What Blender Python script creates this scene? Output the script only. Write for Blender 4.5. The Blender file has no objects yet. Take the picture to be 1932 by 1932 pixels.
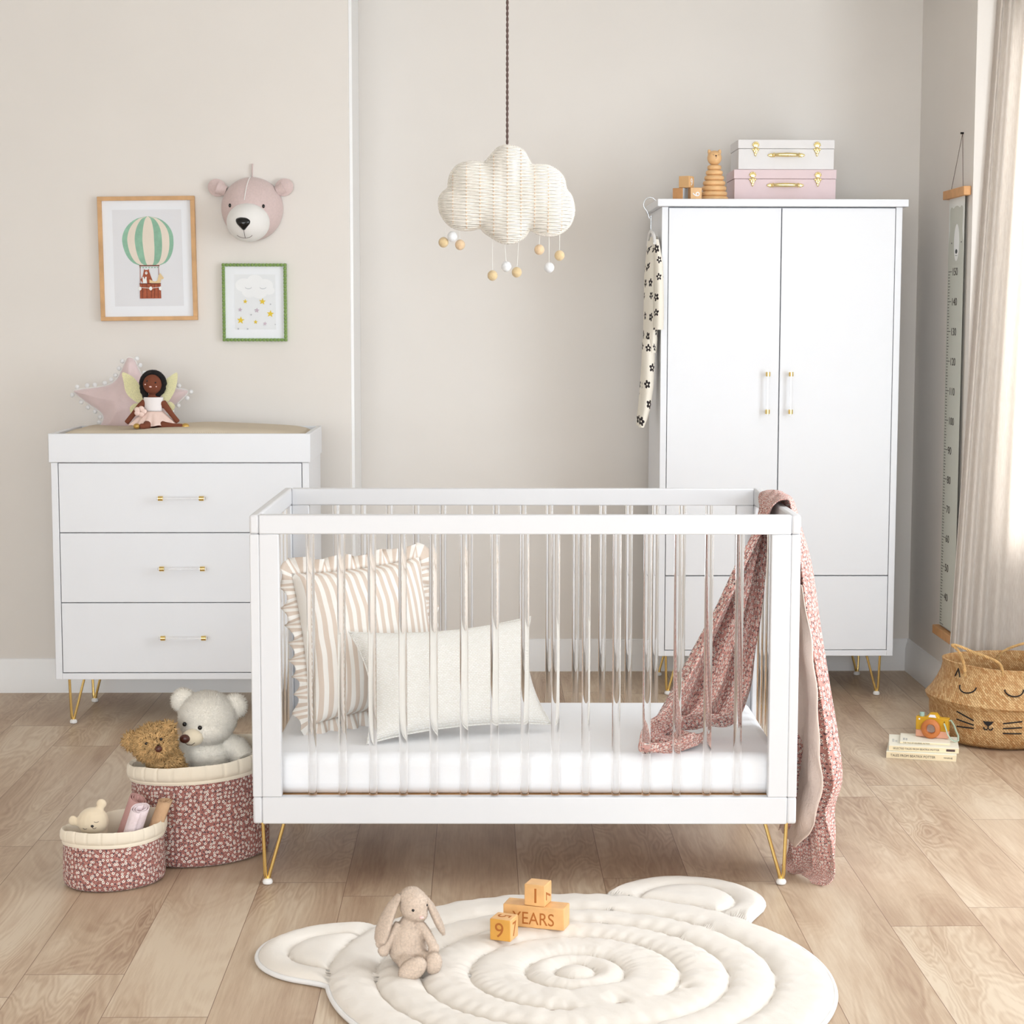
import bpy, bmesh, math, random
from mathutils import Vector, Matrix, noise
random.seed(11)
PI = math.pi
S = bpy.context.scene
COL = S.collection
sin, cos, sqrt = math.sin, math.cos, math.sqrt

# ------------------------------------------------------------------ camera
F, PITCH, YAW, ROLL, CH = 3555.84, math.radians(5.925), math.radians(.9427), math.radians(.068), 1.524
cd = bpy.data.cameras.new('camera'); cam = bpy.data.objects.new('camera', cd); COL.objects.link(cam)
cd.sensor_width = 36; cd.lens = F / 1932 * 36; cd.clip_start = .05; cd.clip_end = 60
cam.matrix_world = Matrix.Translation((0, 0, CH)) @ Matrix.Rotation(-YAW, 4, 'Z') @ Matrix.Rotation(PI/2 - PITCH, 4, 'X') @ Matrix.Rotation(ROLL, 4, 'Z')
S.camera = cam

def at(px, py, Y):                      # a point at depth Y seen at a place in the photograph
    a, b = px-966, py-966
    x = a*cos(ROLL)+b*sin(ROLL); y = -a*sin(ROLL)+b*cos(ROLL)
    X, U = x/F, -y/F
    d = cos(PITCH)+U*sin(PITCH); u = -sin(PITCH)+U*cos(PITCH)
    rx, ry = X*cos(YAW)+d*sin(YAW), -X*sin(YAW)+d*cos(YAW)
    return Vector((rx*Y/ry, Y, u*Y/ry+CH))

# ------------------------------------------------------------------ materials
def lin(c):
    return tuple(((v/255)/12.92 if v/255 <= .04045 else ((v/255+.055)/1.055)**2.4) for v in c)+(1,)
class NT:
    def __init__(s, name):
        s.m = bpy.data.materials.new(name); s.m.use_nodes = True; s.t = s.m.node_tree
        s.b = s.t.nodes['Principled BSDF']; s.out = s.t.nodes['Material Output']
    def n(s, typ, **k):
        nd = s.t.nodes.new('ShaderNode'+typ)
        for a, v in k.items():
            if hasattr(nd, a): setattr(nd, a, v)
        return nd
    def l(s, a, b): s.t.links.new(a, b)
    def put(s, sock, v):
        if hasattr(v, 'is_output') or isinstance(v, bpy.types.NodeSocket): s.l(v, sock)
        else: sock.default_value = v
    def ma(s, op, a, b=None, c=None):
        nd = s.n('Math', operation=op); s.put(nd.inputs[0], a)
        if b is not None: s.put(nd.inputs[1], b)
        if c is not None: s.put(nd.inputs[2], c)
        return nd.outputs[0]
    def mix(s, f, a, b):
        nd = s.n('Mix', data_type='RGBA'); s.put(nd.inputs[0], f); s.put(nd.inputs[6], a); s.put(nd.inputs[7], b)
        return nd.outputs[2]
    def tc(s, which='Object'): return s.n('TexCoord').outputs[which]
    def mp(s, v, scale=(1, 1, 1), rot=(0, 0, 0), loc=(0, 0, 0)):
        nd = s.n('Mapping'); s.l(v, nd.inputs[0]); nd.inputs[1].default_value = loc; nd.inputs[2].default_value = rot; nd.inputs[3].default_value = scale
        return nd.outputs[0]
    def noise(s, v, scale, detail=3, rough=.5, dist=0):
        nd = s.n('TexNoise'); s.l(v, nd.inputs['Vector']); nd.inputs['Scale'].default_value = scale
        nd.inputs['Detail'].default_value = detail; nd.inputs['Roughness'].default_value = rough; nd.inputs['Distortion'].default_value = dist
        return nd.outputs[0]
    def ramp(s, f, stops):
        nd = s.n('ValToRGB'); s.l(f, nd.inputs[0]); e = nd.color_ramp.elements
        while len(e) < len(stops): e.new(.5)
        for i, (p, c) in enumerate(stops): e[i].position = p; e[i].color = c
        return nd.outputs[0]
    def bump(s, h, strength=.3, dist=.002):
        nd = s.n('Bump'); nd.inputs['Strength'].default_value = strength; nd.inputs['Distance'].default_value = dist
        s.l(h, nd.inputs['Height']); s.l(nd.outputs[0], s.b.inputs['Normal'])
    def sep(s, v):
        nd = s.n('SeparateXYZ'); s.l(v, nd.inputs[0]); return nd.outputs
    def com(s, x, y, z=0.0):
        nd = s.n('CombineXYZ'); s.put(nd.inputs[0], x); s.put(nd.inputs[1], y); s.put(nd.inputs[2], z); return nd.outputs[0]
    def col(s, v): s.put(s.b.inputs['Base Color'], v)

def P(name, c, rough=.5, metal=0, var=.03, vs=8, bump=None, sheen=0, coat=0, spec=.5):
    """plain material: slight procedural colour variation, optional (scale, strength, distance) bump"""
    k = NT(name); o = k.tc()
    a = lin(c); lo = tuple(x*(1-var) for x in a[:3])+(1,); hi = tuple(min(1, x*(1+var)) for x in a[:3])+(1,)
    k.col(k.ramp(k.noise(o, vs, 3), [(.3, lo), (.7, hi)]))
    k.b.inputs['Roughness'].default_value = rough; k.b.inputs['Metallic'].default_value = metal
    k.b.inputs['Specular IOR Level'].default_value = spec
    k.b.inputs['Sheen Weight'].default_value = sheen; k.b.inputs['Coat Weight'].default_value = coat
    if bump: k.bump(k.noise(o, bump[0], 4, .6), bump[1], bump[2])
    return k.m

def flower(k, uv, scale, base, petal, centre, size=.27, pet=5, rnd=.75, amp=.07, cr=.09):
    v = k.n('TexVoronoi', voronoi_dimensions='2D'); k.l(uv, v.inputs['Vector']); v.inputs['Scale'].default_value = scale; v.inputs['Randomness'].default_value = rnd
    d = k.n('VectorMath', operation='SUBTRACT'); k.l(uv, d.inputs[0]); k.l(v.outputs['Position'], d.inputs[1])
    x = k.sep(d.outputs[0]); r = v.outputs['Distance']
    ang = k.ma('ADD', k.ma('ARCTAN2', x[1], x[0]), k.ma('MULTIPLY', k.sep(v.outputs['Color'])[0], 6.28))
    lim = k.ma('ADD', k.ma('MULTIPLY', k.ma('SUBTRACT', k.ma('ABSOLUTE', k.ma('COSINE', k.ma('MULTIPLY', ang, float(pet)/2))), .62), amp*2.4), k.ma('ADD', size-.04, k.ma('MULTIPLY', k.sep(v.outputs['Color'])[1], .08)))
    c = k.mix(k.ma('LESS_THAN', r, lim), base, petal)
    return k.mix(k.ma('LESS_THAN', r, cr), c, centre)

def floral(name, base, scale=72):
    k = NT(name); uv = k.tc('UV'); o = k.tc()
    b = k.ramp(k.noise(o, 40, 2), [(.3, lin([v*.9 for v in base])), (.7, lin([min(255, v*1.06) for v in base]))])
    v = k.n('TexVoronoi', voronoi_dimensions='2D'); k.l(k.mp(uv, loc=(.3, .7, 0)), v.inputs['Vector']); v.inputs['Scale'].default_value = scale*1.25
    b = k.mix(k.ma('LESS_THAN', v.outputs['Distance'], .24), b, lin((92, 74, 78)))
    v2 = k.n('TexVoronoi', voronoi_dimensions='2D'); k.l(k.mp(uv, loc=(.13, .27, 0)), v2.inputs['Vector']); v2.inputs['Scale'].default_value = scale*1.9
    b = k.mix(k.ma('LESS_THAN', v2.outputs['Distance'], .2), b, lin((196, 150, 140)))
    k.col(flower(k, uv, scale, b, lin((246, 236, 226)), lin((84, 52, 48)), size=.27, amp=.06, cr=.11))
    k.b.inputs['Roughness'].default_value = .85; k.b.inputs['Sheen Weight'].default_value = .1
    k.bump(k.noise(o, 60, 4, .6), .35, .004)
    return k.m

M = {}
M['white'] = P('white_lacquer', (238, 239, 242), .38, var=.006)
M['crib'] = P('white_satin_paint', (226, 226, 228), .42, var=.006)
M['gold'] = P('brushed_gold', (236, 208, 138), .22, 1, var=.04)
M['brass'] = P('polished_brass', (248, 230, 172), .25, 1, var=.05, bump=(300, .5, .001))
M['foot'] = P('white_plastic', (245, 243, 240), .4)
M['sheet'] = P('white_cotton', (251, 251, 253), .9, bump=(9, .12, .01), var=.006, sheen=.2)
M['wallm'] = P('greige_paint', (236, 230, 223), .9, var=.012, vs=3, bump=(220, .12, .0006), spec=.2)
M['trim'] = P('white_gloss_trim', (248, 247, 246), .35, var=.01)
M['ceil'] = P('ceiling_paint', (240, 238, 234), .9, spec=.2)
M['oak'] = P('light_oak', (214, 168, 118), .55, var=.12, vs=18)
M['beech'] = P('beech', (232, 186, 132), .45, var=.09, vs=30)
M['beech_d'] = P('dark_beech', (205, 150, 98), .5, var=.1, vs=30)
M['black'] = P('black_yarn', (22, 18, 20), .8)
M['gloss_black'] = P('black_bead', (14, 12, 14), .15)
M['paper'] = P('white_card', (244, 246, 250), .8, var=.005)
M['cream'] = P('cream_quilted_cotton', (238, 226, 206), .9, bump=(150, .2, .001), sheen=.2)
M['pom'] = P('white_pompom', (248, 248, 248), .95, bump=(500, .7, .003), sheen=.4)
M['pom_b'] = P('sand_pompom', (232, 205, 158), .95, var=.08, vs=60, bump=(500, .7, .003), sheen=.4)
M['pom_p'] = P('peach_pompom', (240, 208, 168), .95, var=.1, vs=60, bump=(500, .7, .003), sheen=.4)
M['string'] = P('white_string', (240, 238, 232), .9)
M['cord'] = P('brown_twisted_cord', (104, 84, 78), .8, var=.1, vs=100)
M['rattan'] = P('painted_rattan', (250, 244, 234), .6, var=.04, vs=60)
M['rattan_in'] = P('raw_rattan', (228, 202, 176), .7, var=.1, vs=60)
M['floral'] = floral('dusty_rose_floral', (160, 102, 94), 80)
M['floral_b'] = floral('pink_floral_muslin', (204, 148, 137), 98)
M['muslin'] = P('beige_muslin', (240, 219, 206), .95, var=.04, bump=(70, .7, .006))
M['pinkbox'] = P('pink_paper_board', (230, 208, 210), .8, var=.02, bump=(300, .2, .0006))
M['greybox'] = P('pale_grey_board', (233, 230, 229), .8, var=.02, bump=(300, .2, .0006))
M['velvet'] = P('pale_pink_velvet', (226, 203, 202), .8, var=.05, vs=14, sheen=.8, bump=(24, .4, .008))
M['felt_pink'] = P('pink_felt', (219, 197, 193), .95, var=.04, vs=120, sheen=.3, bump=(400, .3, .001))
M['felt_white'] = P('white_felt', (243, 240, 236), .95, sheen=.3)
M['stitch_b'] = P('brown_thread', (82, 62, 60), .8)
M['green'] = P('green_beaded_paint', (128, 158, 84), .3, var=.05)
M['skin'] = P('brown_cotton_skin', (124, 68, 46), .9, bump=(500, .2, .001))
M['hairb'] = P('black_wool_hair', (20, 16, 18), .9, bump=(200, 1, .004))
M['linen'] = P('white_linen', (246, 240, 238), .9, bump=(300, .3, .001))
M['tulle'] = P('blush_chiffon', (246, 218, 206), .9, bump=(40, .5, .006))
M['wing'] = P('gold_glitter_felt', (232, 226, 178), .7, var=.12, vs=400, bump=(500, .6, .001))
M['goldleather'] = P('gold_leather', (206, 168, 92), .35, .7)
M['pinkdot'] = P('pink_thread', (246, 206, 200), .8)
M['fur_w0'] = P('plush_base_a', (250, 242, 232), .95, var=.04, vs=40, sheen=.3)
M['fur_b0'] = P('plush_base_b', (206, 158, 102), .95, var=.2, vs=50, sheen=.2)
M['fur_r0'] = P('plush_base_c', (206, 184, 164), .95, var=.1, vs=40, sheen=.4)
M['muzzle'] = P('cream_muzzle', (240, 226, 200), .9, sheen=.3)
M['nose_b'] = P('brown_leather_nose', (84, 44, 34), .35)
M['toy_cream'] = P('cream_jersey', (232, 214, 186), .95, sheen=.3, bump=(300, .2, .001))
M['m_rose'] = P('rose_muslin', (205, 158, 152), .95, bump=(80, .6, .004))
M['m_pale'] = P('pale_pink_muslin', (240, 222, 224), .95, bump=(80, .6, .004))
M['m_tan'] = P('tan_muslin', (206, 168, 132), .95, bump=(80, .6, .004))
M['rug'] = P('ivory_quilted_cotton', (231, 223, 213), .9, var=.015, bump=(30, .2, .008), sheen=.15)
M['piping'] = P('grey_white_piping', (236, 234, 232), .8)
M['rugnose'] = P('taupe_embroidery', (186, 168, 156), .9)
M['mustard'] = P('mustard_paint', (206, 156, 24), .5, var=.05)
M['salmon'] = P('salmon_paint', (232, 172, 142), .55)
M['orangewood'] = P('stained_orange_wood', (196, 116, 58), .45, var=.1, vs=30)
M['sage'] = P('sage_ribbon', (172, 186, 164), .7)
M['sageblue'] = P('sage_blue_paint', (160, 188, 178), .5)
M['book'] = P('ivory_book_cover', (244, 238, 220), .5, var=.02)
M['bookspine'] = P('cream_book_spine', (238, 220, 184), .55, var=.03)
M['pages'] = P('book_pages', (236, 226, 206), .9, bump=(500, .4, .001))
M['ink'] = P('dark_ink', (70, 62, 56), .7)
M['inkgrey'] = P('grey_ink', (176, 176, 178), .7)
M['engrave'] = P('burnt_engraving', (178, 104, 38), .7)
M['sagepaper'] = P('sage_grey_print', (206, 207, 196), .8, var=.01)
M['barwood'] = P('chart_bar_oak', (214, 160, 106), .55, var=.1, vs=25)
M['walnut'] = P('bar_end_grain', (150, 92, 62), .6)
M['seagrass_rope'] = P('seagrass_rope', (206, 166, 110), .85, var=.2, vs=60, bump=(150, .8, .003))
M['hook'] = P('hanger_wire', (225, 230, 236), .2, .8)
M['yb'] = P('block_orange_wood', (222, 162, 72), .4, var=.08, vs=20)
M['yl'] = P('block_pale_wood', (234, 182, 120), .4, var=.1, vs=25)
M['bluegrey'] = P('blue_grey_print', (190, 202, 210), .7)
M['dark'] = P('gap_shadow', (60, 56, 54), .9)

def glass(name, tint=(1, 1, 1, 1), rough=0.0):
    k = NT(name); b = k.b
    b.inputs['Base Color'].default_value = tint; b.inputs['Transmission Weight'].default_value = 1
    b.inputs['Roughness'].default_value = rough; b.inputs['IOR'].default_value = 1.47
    return k.m
M['acrylic'] = glass('clear_acrylic')

def m_floor():
    k = NT('oak_laminate'); o = k.tc(); x, y, z = k.sep(o)
    W, L = .2325, 1.28
    u = k.ma('DIVIDE', k.ma('SUBTRACT', x, .0997), W); row = k.ma('FLOOR', u)
    wn = k.n('TexWhiteNoise', noise_dimensions='1D'); k.l(k.ma('ADD', row, 17.3), wn.inputs['W'])
    t = k.ma('ADD', k.ma('DIVIDE', y, L), k.ma('ADD', wn.outputs['Value'], .1)); cl = k.ma('FLOOR', t)
    w2 = k.n('TexWhiteNoise', noise_dimensions='2D'); k.l(k.com(row, cl), w2.inputs['Vector'])
    pid = w2.outputs['Value']; off = k.ma('MULTIPLY', pid, 37.0)
    def edge(v, wd):
        f = k.ma('FRACT', v); return k.ma('LESS_THAN', k.ma('MINIMUM', f, k.ma('SUBTRACT', 1.0, f)), wd)
    seam = k.ma('MAXIMUM', edge(u, .0038), edge(t, .0011))
    broad = k.noise(k.com(k.ma('ADD', k.ma('MULTIPLY', x, 5.0), off), k.ma('ADD', k.ma('MULTIPLY', y, 1.05), off), off), 1, 3, .5, .6)
    msk = k.noise(k.com(k.ma('ADD', k.ma('MULTIPLY', x, 3.0), off), k.ma('ADD', k.ma('MULTIPLY', y, .9), off), 3.0), 1, 2, .5)
    msk = k.ma('MAXIMUM', 0.0, k.ma('MULTIPLY', k.ma('SUBTRACT', msk, .38), 5.0)); msk = k.ma('MINIMUM', 1.0, msk)
    rings = k.ma('MULTIPLY', msk, k.ma('SINE', k.ma('ADD', k.ma('MULTIPLY', broad, 150.0), k.ma('MULTIPLY', k.noise(k.com(k.ma('MULTIPLY', x, 40.0), k.ma('MULTIPLY', y, 9.0), off), 1, 2), 3.0))))
    fine = k.noise(k.com(k.ma('MULTIPLY', x, 140.0), k.ma('MULTIPLY', y, 7.0), off), 1, 4, .7)
    med = k.noise(k.com(k.ma('ADD', k.ma('MULTIPLY', x, 22.0), off), k.ma('MULTIPLY', y, 1.8), off), 1, 3, .6)
    g = k.ma('ADD', k.ma('MULTIPLY', broad, .85), k.ma('ADD', k.ma('MULTIPLY', rings, .065), k.ma('ADD', k.ma('MULTIPLY', fine, .34), k.ma('MULTIPLY', med, .30))))
    g = k.ma('ADD', g, k.ma('MULTIPLY', pid, .14))
    c = k.ramp(g, [(.46, lin((146, 116, 93))), (.64, lin((175, 147, 122))), (.82, lin((197, 173, 147))), (1.0, lin((214, 195, 171)))])
    c = k.mix(seam, c, lin((134, 106, 86)))
    k.col(c); k.b.inputs['Roughness'].default_value = .42; k.b.inputs['Specular IOR Level'].default_value = .35
    k.bump(k.ma('SUBTRACT', k.ma('MULTIPLY', fine, .3), seam), .25, .001)
    return k.m
M['floor'] = m_floor()

def m_curtain():
    k = NT('linen_curtain'); o = k.tc()
    w = k.noise(k.mp(o, scale=(300, 300, 30)), 1, 3, .6)
    c = k.ramp(w, [(.3, lin((226, 218, 210))), (.7, lin((240, 234, 227)))])
    d = k.n('BsdfDiffuse'); tr = k.n('BsdfTranslucent'); mx = k.n('MixShader'); mx.inputs[0].default_value = .5
    k.l(c, d.inputs[0]); k.l(c, tr.inputs[0]); k.l(d.outputs[0], mx.inputs[1]); k.l(tr.outputs[0], mx.inputs[2]); k.l(mx.outputs[0], k.out.inputs[0])
    return k.m
M['curtain'] = m_curtain()

def m_weave():
    k = NT('woven_seagrass'); uv = k.tc('UV')
    def br(rot, loc=(0, 0, 0)):
        b = k.n('TexBrick'); k.l(k.mp(uv, rot=(0, 0, rot), loc=loc), b.inputs['Vector'])
        b.inputs['Color1'].default_value = lin((190, 138, 82)); b.inputs['Color2'].default_value = lin((232, 196, 142)); b.inputs['Mortar'].default_value = lin((150, 104, 60))
        b.inputs['Scale'].default_value = 1; b.inputs['Mortar Size'].default_value = .0007; b.inputs['Mortar Smooth'].default_value = .8
        b.inputs['Brick Width'].default_value = .017; b.inputs['Row Height'].default_value = .0075; return b
    a = br(PI/4); n = k.noise(uv, 160, 3)
    c = k.mix(k.ma('MULTIPLY', n, .45), a.outputs[0], lin((168, 118, 66)))
    k.col(c); k.b.inputs['Roughness'].default_value = .7
    k.bump(k.ma('ADD', k.ma('SUBTRACT', 1.0, a.outputs[1]), k.ma('MULTIPLY', n, .4)), .8, .004)
    return k.m
M['weave'] = m_weave()

def m_stripe():
    k = NT('beige_striped_linen'); uv = k.tc('UV'); x = k.sep(uv)[0]
    f = k.ma('GREATER_THAN', k.ma('FRACT', k.ma('MULTIPLY', x, 1/.0265)), .5)
    k.col(k.mix(f, lin((246, 241, 234)), lin((222, 205, 190))))
    k.b.inputs['Roughness'].default_value = .95; k.bump(k.noise(uv, 60, 3), .3, .003)
    return k.m
M['stripe'] = m_stripe()

def m_waffle():
    k = NT('ivory_waffle_weave'); uv = k.tc('UV')
    b = k.n('TexBrick'); wv_ = k.n('TexNoise'); k.l(uv, wv_.inputs['Vector']); wv_.inputs['Scale'].default_value = 90; va_ = k.n('VectorMath', operation='MULTIPLY_ADD'); k.l(wv_.outputs['Color'], va_.inputs[0]); va_.inputs[1].default_value = (.006, .006, 0); k.l(uv, va_.inputs[2]); k.l(va_.outputs[0], b.inputs['Vector']); b.inputs['Scale'].default_value = 1
    b.inputs['Brick Width'].default_value = .0100; b.inputs['Row Height'].default_value = .0052; b.inputs['Mortar Size'].default_value = .0012; b.inputs['Mortar Smooth'].default_value = 1
    b.inputs['Color1'].default_value = lin((250, 248, 243)); b.inputs['Color2'].default_value = lin((245, 242, 235)); b.inputs['Mortar'].default_value = lin((238, 233, 223))
    k.col(b.outputs[0]); k.b.inputs['Roughness'].default_value = .95
    k.bump(k.ma('SUBTRACT', k.noise(uv, 200, 2), b.outputs[1]), .5, .003)
    return k.m
M['waffle'] = m_waffle()

def m_knit():
    k = NT('beige_knit_mat'); uv = k.tc('UV')
    w = k.n('TexWave'); k.l(k.mp(uv, rot=(0, 0, .9)), w.inputs['Vector']); w.inputs['Scale'].default_value = 75; w.inputs['Distortion'].default_value = 1; w.inputs['Detail Scale'].default_value = 60
    k.col(k.mix(w.outputs[1], lin((216, 198, 172)), lin((240, 228, 208)))); k.b.inputs['Roughness'].default_value = .95
    k.bump(w.outputs[1], .6, .002)
    return k.m
M['knit'] = m_knit()

def m_suit():
    k = NT('cream_jersey_black_flowers'); uv = k.tc('UV')
    k.col(flower(k, uv, 15, lin((243, 236, 222)), lin((44, 36, 38)), lin((243, 236, 222)), size=.20, amp=.055, cr=.06, rnd=.6)); k.b.inputs['Roughness'].default_value = .95
    return k.m
M['suit'] = m_suit()

def m_dots(name, base, dot, sc):
    k = NT(name); o = k.tc()
    v = k.n('TexVoronoi'); k.l(o, v.inputs['Vector']); v.inputs['Scale'].default_value = sc; v.inputs['Randomness'].default_value = .25
    k.col(k.mix(k.ma('LESS_THAN', v.outputs['Distance'], .24), lin(base), lin(dot))); k.b.inputs['Roughness'].default_value = .6
    return k.m
M['dots'] = m_dots('dotted_wood_print', (214, 170, 118), (160, 130, 104), 110)
M['dotsb'] = m_dots('dotted_blue_print', (205, 214, 220), (130, 142, 152), 120)

# ------------------------------------------------------------------ mesh builder
class MB:
    def __init__(s): s.v = []; s.f = []; s.uv = []; s.sm = []; s.mi = []
    def add(s, vs, fs, uvs=None, smooth=False, mi=0, X=None):
        o = len(s.v)
        for i, p in enumerate(vs):
            p = Vector(p); s.v.append(X @ p if X else p); s.uv.append(uvs[i] if uvs else (p[0], p[2]))
        for f in fs: s.f.append([i+o for i in f]); s.sm.append(smooth); s.mi.append(mi)
        return s
    def box(s, x0, x1, y0, y1, z0, z1, mi=0, X=None):
        v = [(x, y, z) for z in (z0, z1) for y in (y0, y1) for x in (x0, x1)]
        return s.add(v, [(0, 2, 3, 1), (4, 5, 7, 6), (0, 1, 5, 4), (2, 6, 7, 3), (0, 4, 6, 2), (1, 3, 7, 5)], mi=mi, X=X)
    def tube(s, path, r, n=8, closed=False, mi=0, X=None, flat=None):
        path = [Vector(p) for p in path]; m = len(path)
        R = r if isinstance(r, (list, tuple)) else [r]*m
        t0 = (path[1]-path[0]).normalized(); up = Vector((0, 0, 1)) if abs(t0.z) < .9 else Vector((1, 0, 0))
        nx = t0.cross(up).normalized(); vs = []; us = []; ln = 0
        for i in range(m):
            a = path[i-1] if (i > 0 or closed) else path[i]; b = path[(i+1) % m] if (i < m-1 or closed) else path[i]
            t = (b-a).normalized(); nx = (nx-t*nx.dot(t)).normalized(); ny = t.cross(nx)
            if i: ln += (path[i]-path[i-1]).length
            for j in range(n):
                th = 2*PI*j/n; c2 = flat if flat else 1
                vs.append(path[i]+(nx*cos(th)+ny*sin(th)*c2)*R[i]); us.append((j/n*2*PI*max(R), ln))
        fs = []
        for i in range(m if closed else m-1):
            for j in range(n):
                a, b = i*n+j, i*n+(j+1) % n; c, d = ((i+1) % m)*n+(j+1) % n, ((i+1) % m)*n+j
                fs.append((a, b, c, d))
        if not closed: fs.append(tuple(range(n))[::-1]); fs.append(tuple((m-1)*n+j for j in range(n)))
        return s.add(vs, fs, us, True, mi, X)
    def lathe(s, prof, n=32, sx=1, sy=1, mi=0, X=None, fn=None, smooth=True, caps=True):
        vs = []; us = []; ln = 0; m = len(prof); rm = max(p[0] for p in prof)
        for i, (r, z) in enumerate(prof):
            if i: ln += math.hypot(r-prof[i-1][0], z-prof[i-1][1])
            for j in range(n+1):
                th = 2*PI*j/n; k, dz = fn(th, i) if fn else (1, 0)
                vs.append((r*k*sx*cos(th), r*k*sy*sin(th), z+dz)); us.append((th*rm*max(sx, sy), ln))
        fs = [(i*(n+1)+j, i*(n+1)+j+1, (i+1)*(n+1)+j+1, (i+1)*(n+1)+j) for i in range(m-1) for j in range(n)]
        if caps:
            if prof[0][0] > 1e-5: fs.append(tuple(range(n))[::-1])
            if prof[-1][0] > 1e-5: fs.append(tuple((m-1)*(n+1)+j for j in range(n)))
        return s.add(vs, fs, us, smooth, mi, X)
    def cyl(s, a, b, r, n=16, mi=0, r2=None):
        a, b = Vector(a), Vector(b); d = b-a; q = d.to_track_quat('Z', 'Y').to_matrix().to_4x4()
        h = d.length; r2 = r if r2 is None else r2
        return s.lathe([(r, 0), (r2, h)], n, mi=mi, X=Matrix.Translation(a) @ q)
    def ell(s, c, r, rot=None, n=16, m=10, mi=0, X=None):
        T = Matrix.Translation(Vector(c)) @ (rot if rot else Matrix()) @ Matrix.Diagonal((r[0], r[1], r[2], 1))
        if X: T = X @ T
        prof = [(max(1e-6, sin(PI*i/m)), -cos(PI*i/m)) for i in range(m+1)]
        return s.lathe(prof, n, mi=mi, X=T, caps=False)
    def prism(s, poly, t, X=None, mi=0):
        """poly in xz, extruded from y=0 to y=t (front is y=0)"""
        n = len(poly); vs = [(p[0], 0, p[1]) for p in poly]+[(p[0], t, p[1]) for p in poly]
        fs = [tuple(range(n)), tuple(range(2*n-1, n-1, -1))]+[(i, i+n, (i+1) % n+n, (i+1) % n) for i in range(n)]
        return s.add(vs, fs, mi=mi, X=X)
    def grid(s, fn, nu, nv, uvf=None, mi=0, closed=False, X=None):
        vs = []; us = []
        for j in range(nv+1):
            for i in range(nu+1):
                u, v = i/nu, j/nv; vs.append(fn(u, v)); us.append(uvf(u, v) if uvf else (u, v))
        fs = [(j*(nu+1)+i, j*(nu+1)+i+1, (j+1)*(nu+1)+i+1, (j+1)*(nu+1)+i) for j in range(nv) for i in range(nu)]
        return s.add(vs, fs, us, True, mi, X)
    def mesh(s, name):
        me = bpy.data.meshes.new(name); me.from_pydata([tuple(v) for v in s.v], [], s.f)
        uvl = me.uv_layers.new(name='UVMap')
        for lp in me.loops: uvl.data[lp.index].uv = s.uv[lp.vertex_index]
        for i, p in enumerate(me.polygons): p.use_smooth = s.sm[i]; p.material_index = s.mi[i]
        return me
    def build(s, name, m, parent=None, bevel=0, solid=0, sub=0, seg=2, label=None, weld=False):
        me = s.mesh(name)
        bm = bmesh.new(); bm.from_mesh(me)
        if weld: bmesh.ops.remove_doubles(bm, verts=bm.verts, dist=1e-5)
        bmesh.ops.recalc_face_normals(bm, faces=bm.faces); bm.to_mesh(me); bm.free()
        me.set_sharp_from_angle(angle=math.radians(52))
        for q in (m if isinstance(m, list) else [m]): me.materials.append(q)
        o = bpy.data.objects.new(name, me); COL.objects.link(o)
        if parent: o.parent = parent
        if solid: k = o.modifiers.new('thickness', 'SOLIDIFY'); k.thickness = solid; k.offset = 0
        if sub: k = o.modifiers.new('subdiv', 'SUBSURF'); k.levels = sub; k.render_levels = sub
        if bevel: k = o.modifiers.new('bevel', 'BEVEL'); k.width = bevel; k.segments = seg; k.limit_method = 'ANGLE'; k.angle_limit = .6
        if label: o['label'] = label
        return o

def tag(o, label=None, cat=None, group=None, kind=None):
    for k, v in (('label', label), ('category', cat), ('group', group), ('kind', kind)):
        if v: o[k] = v
    return o
def thing(name, loc, label, cat, group=None, rot=(0, 0, 0)):
    o = bpy.data.objects.new(name, None); COL.objects.link(o); o.location = loc; o.rotation_euler = rot; o.empty_display_size = .05
    return tag(o, label, cat, group)
def struct(o): o['kind'] = 'structure'; return o
def RX(a): return Matrix.Rotation(a, 4, 'X')
def RY(a): return Matrix.Rotation(a, 4, 'Y')
def RZ(a): return Matrix.Rotation(a, 4, 'Z')
def TR(x, y=0, z=0): return Matrix.Translation(Vector(x) if not isinstance(x, (int, float)) else Vector((x, y, z)))

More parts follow.
